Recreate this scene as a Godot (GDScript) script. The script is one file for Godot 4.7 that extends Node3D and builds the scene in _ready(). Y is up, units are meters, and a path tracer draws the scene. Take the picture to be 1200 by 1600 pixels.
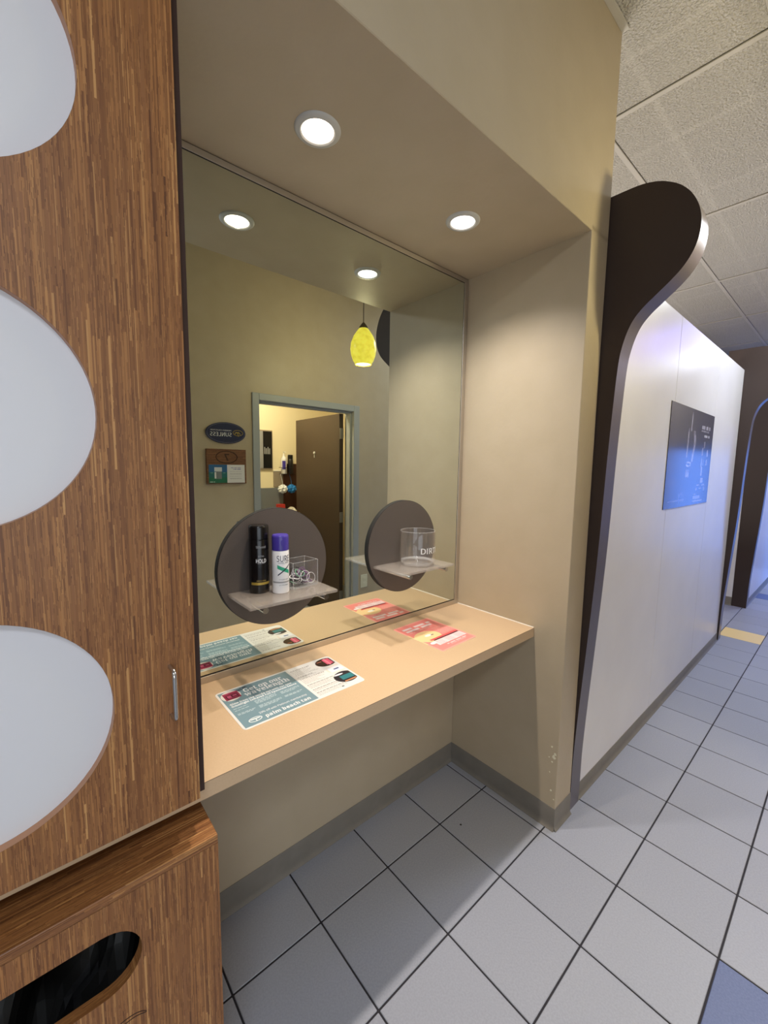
extends Node3D

# World: x runs along the mirror wall towards the corridor's far end, y up, z from the mirror towards the viewer.
# Floor grid lines lie at whole multiples of TILE in x and z.
const TILE := 0.3048
const Z_BACK := -0.231      # back wall of the niche
const Z_FACE := 0.339       # front face of the bulkhead and the corridor wall line
const X_SIDE := 0.046       # right side wall of the niche
const X_END := 0.191        # end of that wall
const Y_SOFFIT := 2.431
const Y_CEIL := 3.172
const Y_COUNTER := 0.866
const Z_OPP := 1.62         # corridor wall opposite
const X_LEFT := -2.02
const X_FAR := 10.2
const PAR := 2.425          # height of the white partitions

var M := {}
var rng := RandomNumberGenerator.new()
var font_sans: SystemFont
var font_bold: SystemFont
var font_serif: SystemFont
var font_plain: Font

# ---------------------------------------------------------------- helpers
func mat(called: String, c: Color, rough := 0.6, metal := 0.0) -> StandardMaterial3D:
	var m := StandardMaterial3D.new()
	m.resource_name = called
	m.albedo_color = c
	m.roughness = rough
	m.metallic = metal
	M[called] = m
	return m

func c8(r: int, g: int, b: int) -> Color:
	return Color(r / 255.0, g / 255.0, b / 255.0)

func begin() -> SurfaceTool:
	var st := SurfaceTool.new()
	st.begin(Mesh.PRIMITIVE_TRIANGLES)
	return st

# flat convex polygon facing «out»
func poly(st: SurfaceTool, p: Array, out: Vector3, uvs: Array = []) -> void:
	var n: Vector3 = (p[1] - p[0]).cross(p[2] - p[0])
	var idx := range(p.size())
	if n.dot(out) > 0.0:
		idx.reverse()
	var nn := n.normalized()
	if nn.dot(out) < 0.0:
		nn = -nn
	for k in range(1, p.size() - 1):
		for j in [idx[0], idx[k], idx[k + 1]]:
			st.set_normal(nn)
			if uvs.size() > 0:
				st.set_uv(uvs[j])
			else:
				st.set_uv(Vector2(p[j].x + p[j].z * 0.37, -p[j].y))
			st.add_vertex(p[j])

# smooth quad with a normal at each corner
func squad(st: SurfaceTool, p: Array, n: Array, uvs: Array = []) -> void:
	var g: Vector3 = (p[1] - p[0]).cross(p[2] - p[0])
	if g.length() < 1e-12:
		g = (p[2] - p[0]).cross(p[3] - p[0])
	var order := [0, 1, 2, 0, 2, 3]
	if g.dot(n[0] + n[1] + n[2] + n[3]) > 0.0:
		order = [0, 2, 1, 0, 3, 2]
	for j in order:
		st.set_normal(n[j])
		st.set_uv(uvs[j] if uvs.size() > 0 else Vector2.ZERO)
		st.add_vertex(p[j])

# box between two corners with chamfered edges
func cbox(st: SurfaceTool, a: Vector3, b: Vector3, ch := 0.0) -> void:
	var c := (a + b) * 0.5
	var h := (b - a).abs() * 0.5
	ch = minf(ch, minf(h.x, minf(h.y, h.z)) * 0.95)
	var ax := [Vector3.RIGHT, Vector3.UP, Vector3.BACK]
	for i in 3:
		var u := (i + 1) % 3
		var v := (i + 2) % 3
		for s in [-1.0, 1.0]:
			var q := []
			for t in [[-1, -1], [1, -1], [1, 1], [-1, 1]]:
				q.append(c + ax[i] * s * h[i] + ax[u] * float(t[0]) * (h[u] - ch) + ax[v] * float(t[1]) * (h[v] - ch))
			poly(st, q, ax[i] * s)
	if ch <= 0.0:
		return
	for i in 3:
		var u := (i + 1) % 3
		var v := (i + 2) % 3
		for su in [-1.0, 1.0]:
			for sv in [-1.0, 1.0]:
				var q := []
				for t in [[-1.0, 0], [1.0, 0], [1.0, 1], [-1.0, 1]]:
					var e: float = t[0]
					var du: float = h[u] if t[1] == 0 else h[u] - ch
					var dv: float = h[v] - ch if t[1] == 0 else h[v]
					q.append(c + ax[i] * e * (h[i] - ch) + ax[u] * su * du + ax[v] * sv * dv)
				poly(st, q, ax[u] * su + ax[v] * sv)
	for sx in [-1.0, 1.0]:
		for sy in [-1.0, 1.0]:
			for sz in [-1.0, 1.0]:
				var s := Vector3(sx, sy, sz)
				poly(st, [c + s * Vector3(h.x, h.y - ch, h.z - ch), c + s * Vector3(h.x - ch, h.y, h.z - ch), c + s * Vector3(h.x - ch, h.y - ch, h.z)], s)

# lathe about y; profile of Vector2(radius, y), from bottom to top on the outside
func lathe(st: SurfaceTool, prof: Array, seg := 40, at := Vector3.ZERO) -> void:
	var n := prof.size()
	var sn := []
	for i in n - 1:
		var d: Vector2 = (prof[i + 1] - prof[i]).normalized()
		sn.append(Vector2(d.y, -d.x))
	for i in n - 1:
		var n0: Vector2 = sn[i]
		var n1: Vector2 = sn[i]
		if i > 0 and sn[i - 1].dot(sn[i]) > 0.75:
			n0 = (sn[i - 1] + sn[i]).normalized()
		if i < n - 2 and sn[i + 1].dot(sn[i]) > 0.75:
			n1 = (sn[i + 1] + sn[i]).normalized()
		for k in seg:
			var a0 := TAU * k / seg
			var a1 := TAU * (k + 1) / seg
			var q := []
			var nn := []
			for t in [[a0, i, n0], [a1, i, n0], [a1, i + 1, n1], [a0, i + 1, n1]]:
				var r: Vector2 = prof[t[1]]
				var m: Vector2 = t[2]
				var s := Vector3(sin(t[0]), 0, cos(t[0]))
				q.append(at + s * r.x + Vector3.UP * r.y)
				nn.append((s * m.x + Vector3.UP * m.y).normalized())
			squad(st, q, nn)

# round tube along a path
func tube(st: SurfaceTool, path: Array, r: float, seg := 10, closed := false) -> void:
	var n := path.size()
	var rings := []
	var up := Vector3(0.13, 0.97, 0.21).normalized()
	for i in n:
		var t: Vector3
		if closed:
			t = (path[(i + 1) % n] - path[(i + n - 1) % n]).normalized()
		else:
			t = (path[mini(i + 1, n - 1)] - path[maxi(i - 1, 0)]).normalized()
		var u := up.cross(t)
		if u.length() < 0.05:
			u = Vector3.RIGHT.cross(t)
		u = u.normalized()
		var v := t.cross(u).normalized()
		up = v
		var ring := []
		for k in seg:
			var a := TAU * k / seg
			ring.append(u * cos(a) + v * sin(a))
		rings.append(ring)
	for i in (n if closed else n - 1):
		var j := (i + 1) % n
		for k in seg:
			var l := (k + 1) % seg
			squad(st, [path[i] + rings[i][k] * r, path[i] + rings[i][l] * r, path[j] + rings[j][l] * r, path[j] + rings[j][k] * r], [rings[i][k], rings[i][l], rings[j][l], rings[j][k]])
	if not closed:
		for e in [0, n - 1]:
			var q := []
			for k in seg:
				q.append(path[e] + rings[e][k] * r)
			poly(st, q, (path[0] - path[1]) if e == 0 else (path[n - 1] - path[n - 2]))

# outline in a plane (o + u * x + v * y) pushed out along w by depth; smooth rim where the outline bends gently
func extrude(st: SurfaceTool, pts: PackedVector2Array, o: Vector3, u: Vector3, v: Vector3, w: Vector3, rim := true, caps := true) -> void:
	var P := func(q: Vector2, d: float) -> Vector3: return o + u * q.x + v * q.y + w * d
	if caps:
		var tri := Geometry2D.triangulate_polygon(pts)
		for k in range(0, tri.size(), 3):
			for d in [0.0, 1.0]:
				poly(st, [P.call(pts[tri[k]], d), P.call(pts[tri[k + 1]], d), P.call(pts[tri[k + 2]], d)], w * (d * 2.0 - 1.0), [pts[tri[k]], pts[tri[k + 1]], pts[tri[k + 2]]])
	if not rim:
		return
	var n := pts.size()
	var area := 0.0
	for i in n:
		area += pts[i].cross(pts[(i + 1) % n])
	var s := 1.0 if area > 0 else -1.0
	var en := []
	for i in n:
		var d := (pts[(i + 1) % n] - pts[i]).normalized()
		en.append(Vector2(d.y, -d.x) * s)
	for i in n:
		var j := (i + 1) % n
		var n0: Vector2 = en[i]
		var n1: Vector2 = en[i]
		if en[(i + n - 1) % n].dot(en[i]) > 0.8:
			n0 = (en[(i + n - 1) % n] + en[i]).normalized()
		if en[j].dot(en[i]) > 0.8:
			n1 = (en[j] + en[i]).normalized()
		var a := u * n0.x + v * n0.y
		var b := u * n1.x + v * n1.y
		squad(st, [P.call(pts[i], 0.0), P.call(pts[j], 0.0), P.call(pts[j], 1.0), P.call(pts[i], 1.0)], [a, b, b, a])

# flat plate in a z plane with a hole in each cell: cells = [[rect, hole outline]]
func holed_plate(st: SurfaceTool, cells: Array, z0: float, z1: float) -> void:
	for cell in cells:
		var r: Rect2 = cell[0]
		var hole: PackedVector2Array = cell[1]
		var c := Vector2.ZERO
		for h in hole:
			c += h
		c /= hole.size()
		var angles := []
		var n := hole.size()
		var rim := []
		for h in hole:
			rim.append(h)
		# outer point on the rectangle for each hole point, with the corners put in between
		var outer := []
		for h in rim:
			outer.append(to_rect(c, h - c, r))
		for i in n:
			var j := (i + 1) % n
			var corner = null
			for q in [r.position, r.end, Vector2(r.position.x, r.end.y), Vector2(r.end.x, r.position.y)]:
				var ai: float = (outer[i] - c).angle()
				var d1: float = wrapf((q - c).angle() - ai, -PI, PI)
				var d2: float = wrapf((outer[j] - c).angle() - ai, -PI, PI)
				if d1 * d2 > 0 and absf(d1) < absf(d2):
					corner = q
			for z in [[z1, Vector3.BACK], [z0, Vector3.FORWARD]]:
				var f := func(p: Vector2) -> Vector3: return Vector3(p.x, p.y, z[0])
				poly(st, [f.call(rim[i]), f.call(rim[j]), f.call(outer[j])], z[1])
				if corner != null:
					poly(st, [f.call(rim[i]), f.call(outer[j]), f.call(corner)], z[1])
					poly(st, [f.call(rim[i]), f.call(corner), f.call(outer[i])], z[1])
				else:
					poly(st, [f.call(rim[i]), f.call(outer[j]), f.call(outer[i])], z[1])
			var ni: Vector2 = (c - rim[i]).normalized()
			var nj: Vector2 = (c - rim[j]).normalized()
			var a := Vector3(ni.x, ni.y, 0)
			var b := Vector3(nj.x, nj.y, 0)
			squad(st, [Vector3(rim[i].x, rim[i].y, z0), Vector3(rim[j].x, rim[j].y, z0), Vector3(rim[j].x, rim[j].y, z1), Vector3(rim[i].x, rim[i].y, z1)], [a, b, b, a])

func to_rect(c: Vector2, d: Vector2, r: Rect2) -> Vector2:
	var t := INF
	if absf(d.x) > 1e-9:
		t = minf(t, ((r.end.x if d.x > 0 else r.position.x) - c.x) / d.x)
	if absf(d.y) > 1e-9:
		t = minf(t, ((r.end.y if d.y > 0 else r.position.y) - c.y) / d.y)
	return c + d * t

func ellipse(cx: float, cy: float, a: float, b: float, n := 64) -> PackedVector2Array:
	var p := PackedVector2Array()
	for k in n:
		var t := TAU * (k + 0.5) / n
		p.append(Vector2(cx + a * cos(t), cy + b * sin(t)))
	return p

func stadium(x0: float, x1: float, y0: float, y1: float, n := 18) -> PackedVector2Array:
	var r := (y1 - y0) * 0.5
	var p := PackedVector2Array()
	for k in n + 1:
		var t := -PI / 2 + PI * k / n
		p.append(Vector2(x1 - r + r * cos(t), (y0 + y1) * 0.5 + r * sin(t)))
	for k in n + 1:
		var t := PI / 2 + PI * k / n
		p.append(Vector2(x0 + r + r * cos(t), (y0 + y1) * 0.5 + r * sin(t)))
	return p

func smooth(p: Array, k := 4) -> PackedVector2Array:
	var out := PackedVector2Array()
	for i in p.size() - 1:
		var a: Vector2 = p[maxi(i - 1, 0)]
		var b: Vector2 = p[i]
		var c: Vector2 = p[i + 1]
		var d: Vector2 = p[mini(i + 2, p.size() - 1)]
		for j in k:
			out.append(b.cubic_interpolate(c, a, d, float(j) / k))
	out.append(p[p.size() - 1])
	return out

func add(parent: Node, called: String, mesh: Mesh, m: Material) -> MeshInstance3D:
	var o := MeshInstance3D.new()
	o.name = called
	o.mesh = mesh
	o.material_override = m
	parent.add_child(o, true)
	return o

func part(parent: Node, called: String, st: SurfaceTool, m: Material) -> MeshInstance3D:
	return add(parent, called, st.commit(), m)

func boxp(parent: Node, called: String, a: Vector3, b: Vector3, m: Material, ch := 0.0) -> MeshInstance3D:
	var st := begin()
	cbox(st, a, b, ch)
	return part(parent, called, st, m)

var taken := {}
func numbered(called: String) -> String:
	taken[called] = taken.get(called, -1) + 1
	return called if taken[called] == 0 else "%s_%03d" % [called, taken[called]]

func thing(called: String, label: String, category: String, at := Vector3.ZERO, group := "") -> Node3D:
	var o := Node3D.new()
	o.name = numbered(called)
	add_child(o)
	o.position = at
	tag(o, label, category, group)
	return o

func tag(o: Node, label: String, category: String, group := "") -> void:
	o.set_meta("label", label)
	o.set_meta("category", category)
	if group != "":
		o.set_meta("group", group)

func struct(called: String, label: String, category: String) -> Node3D:
	var o := thing(called, label, category)
	o.set_meta("kind", "structure")
	return o

func text(parent: Node, called: String, words: String, height: float, m: Material, font: Font, at: Vector3, basis := Basis.IDENTITY, centre := true, width := 0.0) -> MeshInstance3D:
	var t := TextMesh.new()
	t.text = words
	t.font = font
	t.font_size = 32
	t.pixel_size = height / 23.0
	t.depth = 0.0006
	t.curve_step = 2.0
	t.horizontal_alignment = HORIZONTAL_ALIGNMENT_CENTER if centre else HORIZONTAL_ALIGNMENT_LEFT
	var o := add(parent, called, t, m)
	var s := 1.0
	if width > 0.0:
		s = width / maxf(t.get_aabb().size.x, 0.001)
	o.transform = Transform3D(basis * Basis.from_scale(Vector3(s, 1, 1)), at)
	return o

# lettering wrapped on an upright cylinder about the y axis, centred on +z turned by «turn»
func wrapped(parent: Node, called: String, words: String, height: float, m: Material, font: Font, r: float, y: float, turn: float, width := 0.0) -> MeshInstance3D:
	var t := TextMesh.new()
	t.text = words
	t.font = font
	t.font_size = 32
	t.pixel_size = height / 23.0
	t.depth = 0.0006
	t.curve_step = 1.5
	var s := 1.0
	if width > 0.0:
		s = width / maxf(t.get_aabb().size.x, 0.001)
	var a := t.get_mesh_arrays()
	var v: PackedVector3Array = a[Mesh.ARRAY_VERTEX]
	var nn := PackedVector3Array()
	for i in v.size():
		var th := v[i].x * s / r + turn
		var rr := r + v[i].z
		v[i] = Vector3(rr * sin(th), v[i].y + y, rr * cos(th))
		nn.append(Vector3(sin(th), 0, cos(th)))
	var b := []
	b.resize(Mesh.ARRAY_MAX)
	b[Mesh.ARRAY_VERTEX] = v
	b[Mesh.ARRAY_NORMAL] = nn
	b[Mesh.ARRAY_INDEX] = a[Mesh.ARRAY_INDEX]
	var am := ArrayMesh.new()
	am.add_surface_from_arrays(Mesh.PRIMITIVE_TRIANGLES, b)
	return add(parent, called, am, m)

# patch of a cylinder's surface (label print)
func curved_patch(st: SurfaceTool, r: float, y0: float, y1: float, t0: float, t1: float, slant := 0.0, n := 14) -> void:
	for k in n:
		var a := lerpf(t0, t1, float(k) / n)
		var b := lerpf(t0, t1, float(k + 1) / n)
		var sa := slant * float(k) / n
		var sb := slant * float(k + 1) / n
		var na := Vector3(sin(a), 0, cos(a))
		var nb := Vector3(sin(b), 0, cos(b))
		squad(st, [na * r + Vector3.UP * (y0 + sa), nb * r + Vector3.UP * (y0 + sb), nb * r + Vector3.UP * (y1 + sb), na * r + Vector3.UP * (y1 + sa)], [na, nb, nb, na])

func tex(im: Image) -> ImageTexture:
	return ImageTexture.create_from_image(im)

# lines of small print: bars broken into words
func greek(im: Image, x0: int, x1: int, y: int, h: int, c: Color) -> void:
	var x := x0
	while x < x1:
		var w := rng.randi_range(h * 2, h * 6)
		im.fill_rect(Rect2i(x, y, mini(w, x1 - x), h), c)
		x += w + maxi(2, h)

func oval_fill(im: Image, cx: float, cy: float, a: float, b: float, c: Color) -> void:
	for y in range(int(cy - b), int(cy + b) + 1):
		var d := (y - cy) / b
		var w := a * sqrt(maxf(0.0, 1.0 - d * d))
		var r := Rect2i(int(cx - w), y, int(2 * w), 1).intersection(Rect2i(0, 0, im.get_width(), im.get_height()))
		if r.size.x > 0:
			im.fill_rect(r, c)

# wood: narrow strands of differing tone, running down the picture (or across it)
func wood_image(across: bool) -> Image:
	var n := 1024
	var im := Image.create(n, n, false, Image.FORMAT_RGB8)
	im.fill(c8(150, 107, 68))
	var tones := [c8(134, 92, 57), c8(150, 107, 68), c8(160, 114, 71), c8(178, 130, 82), c8(196, 150, 98), c8(212, 170, 116), c8(120, 80, 50), c8(98, 62, 38), c8(154, 110, 74), c8(144, 101, 64)]
	var weight := [4, 5, 6, 5, 3, 2, 3, 1, 5, 4]
	var pick := []
	for i in tones.size():
		for k in weight[i]:
			pick.append(tones[i])
	var x := 0
	while x < n:
		var w := rng.randi_range(2, 6)
		var y := -rng.randi_range(40, 200)
		var stop := n + y
		while y < stop:
			var l := rng.randi_range(70, 560)
			var c: Color = pick[rng.randi() % pick.size()]
			c = c.lerp(c8(150, 107, 68), rng.randf_range(0.05, 0.5))
			if stop - y - l < 60:
				l = stop - y
			for wrap in [0, n]:
				var r := Rect2i(x, y + wrap, w, l) if not across else Rect2i(y + wrap, x, l, w)
				im.fill_rect(r.intersection(Rect2i(0, 0, n, n)), c)
			y += l
		x += w
	# fine dark pores and pale fibres
	for k in 5200:
		var l := rng.randi_range(8, 60)
		var px := rng.randi_range(0, n - 2)
		var py := rng.randi_range(0, n - 61)
		var c: Color = [c8(112, 74, 46), c8(186, 140, 92), c8(126, 86, 54)][rng.randi() % 3]
		im.fill_rect(Rect2i(px, py, 1, l) if not across else Rect2i(py, px, l, 1), c)
	return im

func noise_tex(freq: float, a: Color, b: Color, size := 512, octaves := 4, sd := 1) -> NoiseTexture2D:
	var f := FastNoiseLite.new()
	f.noise_type = FastNoiseLite.TYPE_SIMPLEX_SMOOTH
	f.frequency = freq
	f.fractal_octaves = octaves
	f.seed = sd
	var t := NoiseTexture2D.new()
	t.width = size
	t.height = size
	t.seamless = true
	t.noise = f
	var g := Gradient.new()
	g.set_color(0, a)
	g.set_color(1, b)
	t.color_ramp = g
	return t

func triplanar(m: StandardMaterial3D, scale: float, world := true) -> void:
	m.uv1_triplanar = true
	m.uv1_world_triplanar = world
	m.uv1_scale = Vector3.ONE * scale
	m.uv1_triplanar_sharpness = 8.0

# ---------------------------------------------------------------- camera, light
func _ready() -> void:
	rng.seed = 7
	var cam := Camera3D.new()
	cam.name = "camera"
	cam.fov = 102.022
	cam.near = 0.02
	cam.far = 60.0
	cam.position = Vector3(-1.5931, 1.5533, 1.0765)
	cam.rotation = Vector3(-0.1092, -0.7165, 0.0144)
	add_child(cam)
	cam.current = true

	var we := WorldEnvironment.new()
	we.name = "environment"
	var env := Environment.new()
	env.background_mode = Environment.BG_COLOR
	env.background_color = Color(0.02, 0.02, 0.022)
	env.ambient_light_source = Environment.AMBIENT_SOURCE_DISABLED
	env.tonemap_mode = Environment.TONE_MAPPER_LINEAR
	env.tonemap_exposure = 1.0
	env.sdfgi_enabled = true
	env.ssao_enabled = true
	env.ssil_enabled = true
	we.environment = env
	add_child(we)

	font_sans = SystemFont.new()
	font_sans.font_names = PackedStringArray(["Droid Sans"])
	font_bold = SystemFont.new()
	font_bold.font_names = PackedStringArray(["Droid Sans"])
	font_bold.font_weight = 700
	font_serif = SystemFont.new()
	font_serif.font_names = PackedStringArray(["Droid Serif"])
	font_serif.font_weight = 700

	font_plain = ThemeDB.fallback_font

	materials()
	lights()
	structure()
	cabinets()
	vanity()
	shelf_goods()
	flyers()
	opposite_wall()
	side_room()
	corridor_things()

const COOL := Color(0.93, 0.96, 1.0)
const WARM := Color(1.0, 0.93, 0.8)

func lights() -> void:
	# downlights in the niche's soffit
	for i in 2:
		var x: float = [-0.952, -0.347][i]
		downlight(Vector3(x, Y_SOFFIT, 0.053), ["recessed round ceiling downlight nearer the wood cabinet", "recessed round ceiling downlight nearer the niche's side wall"][i], [Color(1.0, 0.93, 0.85), Color(0.98, 0.95, 0.93)][i], 1.62)
	# lay-in panels of the corridor ceiling (grid cells), outside the frame
	troffer(1.793, 0.718, 3.5, "flush ceiling light panel above the corridor before the dark poster")
	troffer(5.423, 0.718, 3.4, "flush ceiling light panel at the corridor's far end")
	# lobby behind the viewer
	# unseen glowing window, added to throw low cool light on the cabinets
	var wn := struct("window_1", "unseen wide glowing window added in the lobby to light the wood cabinets", "window")
	wn.position = Vector3(-2.9, 1.45, 4.6)
	boxp(wn, "glowing_pane", Vector3(-1.7, -1.15, -0.012), Vector3(1.7, 1.15, -0.004), M.day_glow)
	for q in [[-1.76, -1.7, -1.21, 1.21], [1.7, 1.76, -1.21, 1.21], [-1.7, 1.7, -1.21, -1.15], [-1.7, 1.7, 1.15, 1.21]]:
		boxp(wn, "window_frame", Vector3(q[0], q[2], -0.04), Vector3(q[1], q[3], 0.0), M.steel, 0.003)
	area(wn, Vector3(0, 0, -0.05), Vector3(0, 0, 0), Vector2(3.4, 2.3), Color(0.94, 0.97, 1.0), 3.2)
	troffer(-3.047, 1.938, 3.4, "flush ceiling light panel over the lobby, nearer the cabinets")
	# made-up bed-shaped uplight, hidden behind the partition, added to brighten the ceiling
	var sb := thing("added_uplight", "unseen bed-shaped uplight added behind the white partition to brighten the ceiling", "added_uplight", Vector3(1.7, 0, -1.1))
	boxp(sb, "base", Vector3(-1.05, 0, -0.42), Vector3(1.05, 0.62, 0.42), M.white_metal, 0.05)
	boxp(sb, "uplight_face", Vector3(-0.95, 0.621, -0.36), Vector3(0.95, 0.64, 0.36), M.uplight_glow, 0.005)
	area(sb, Vector3(0, 0.66, 0), Vector3(PI / 2, 0, 0), Vector2(1.9, 0.7), Color(1.0, 0.97, 0.93), 6.5)
	# blue panel of the booth front far down the corridor
	var b := thing("blue_light_panel", "large blue glowing booth panel in the corridor's opposite wall", "light panel", Vector3(7.45, 0.05, Z_OPP))
	boxp(b, "frame", Vector3(-1.25, 0, -0.02), Vector3(1.25, 1.9, 0.0), M.fin, 0.004)
	boxp(b, "glowing_face", Vector3(-1.2, 0.04, -0.026), Vector3(1.2, 1.86, -0.02), M.blue_glow)
	area(b, Vector3(0, 0.95, -0.035), Vector3(0, 0, 0), Vector2(2.4, 1.82), Color(0.4, 0.6, 1.0), 3.4)
	# violet tube under the corridor ceiling
	var v := thing("violet_light_tube", "violet light tube under the ceiling far down the corridor", "light tube", Vector3(4.4, Y_CEIL, 1.25))
	boxp(v, "housing", Vector3(-0.62, -0.05, -0.035), Vector3(0.62, 0.0, 0.035), M.white_metal, 0.006)
	var st := begin()
	tube(st, [Vector3(-0.6, -0.065, 0), Vector3(0, -0.065, 0), Vector3(0.6, -0.065, 0)], 0.014, 14)
	part(v, "tube", st, M.violet_glow)
	area(v, Vector3(0, -0.085, 0), Vector3(-PI / 2, 0, 0), Vector2(1.2, 0.04), Color(0.55, 0.5, 1.0), 1.6)

func area(parent: Node3D, at: Vector3, rot: Vector3, size: Vector2, c: Color, e: float) -> void:
	var l := AreaLight3D.new()
	l.name = "area_light"
	l.area_size = size
	l.light_color = c
	l.light_energy = e
	l.area_normalize_energy = true
	l.area_range = 30.0
	l.area_attenuation = 2.0
	l.shadow_enabled = true
	parent.add_child(l, true)
	l.position = at
	l.rotation = rot

func downlight(at: Vector3, label: String, c: Color, e: float) -> void:
	var t := thing("downlight", label, "ceiling light", at, "downlights in the niche soffit")
	var st := begin()
	lathe(st, [Vector2(0.042, -0.0), Vector2(0.0425, -0.005), Vector2(0.046, -0.0075), Vector2(0.056, -0.006), Vector2(0.0605, -0.002), Vector2(0.061, 0.0)], 48)
	part(t, "trim_ring", st, M.white_metal)
	st = begin()
	lathe(st, [Vector2(0.0, -0.0042), Vector2(0.02, -0.0042), Vector2(0.0424, -0.0028)], 48)
	var g := mat("downlight_glow", Color(1, 1, 1), 0.5)
	g.emission_enabled = true
	g.emission = c
	g.emission_energy_multiplier = 6.0
	part(t, "lens", st, g)
	var l := SpotLight3D.new()
	l.name = "spot"
	l.light_color = c
	l.light_energy = e
	l.light_size = 0.022
	l.spot_angle = 64.0
	l.spot_angle_attenuation = 1.0
	l.spot_range = 12.0
	l.spot_attenuation = 2.0
	l.shadow_enabled = true
	t.add_child(l)
	l.position = Vector3(0, -0.0035, 0)
	l.rotation = Vector3(-PI / 2, 0, 0)

func troffer(x: float, z: float, e: float, label: String) -> void:
	var t := thing("ceiling_light_panel", label, "ceiling light", Vector3(x + 0.605, Y_CEIL, z + 0.305))
	var st := begin()
	for s in [-1.0, 1.0]:
		cbox(st, Vector3(-0.592, -0.012, s * 0.292 - 0.012), Vector3(0.592, 0.0, s * 0.292 + 0.0), 0.002)
		cbox(st, Vector3(s * 0.592 - 0.012, -0.012, -0.28), Vector3(s * 0.592, 0.0, 0.28), 0.002)
	part(t, "frame", st, M.white_metal)
	boxp(t, "diffuser", Vector3(-0.578, -0.006, -0.278), Vector3(0.578, -0.001, 0.278), M.cool_glow)
	area(t, Vector3(0, -0.02, 0), Vector3(-PI / 2, 0, 0), Vector2(1.14, 0.54), COOL, e)

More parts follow.
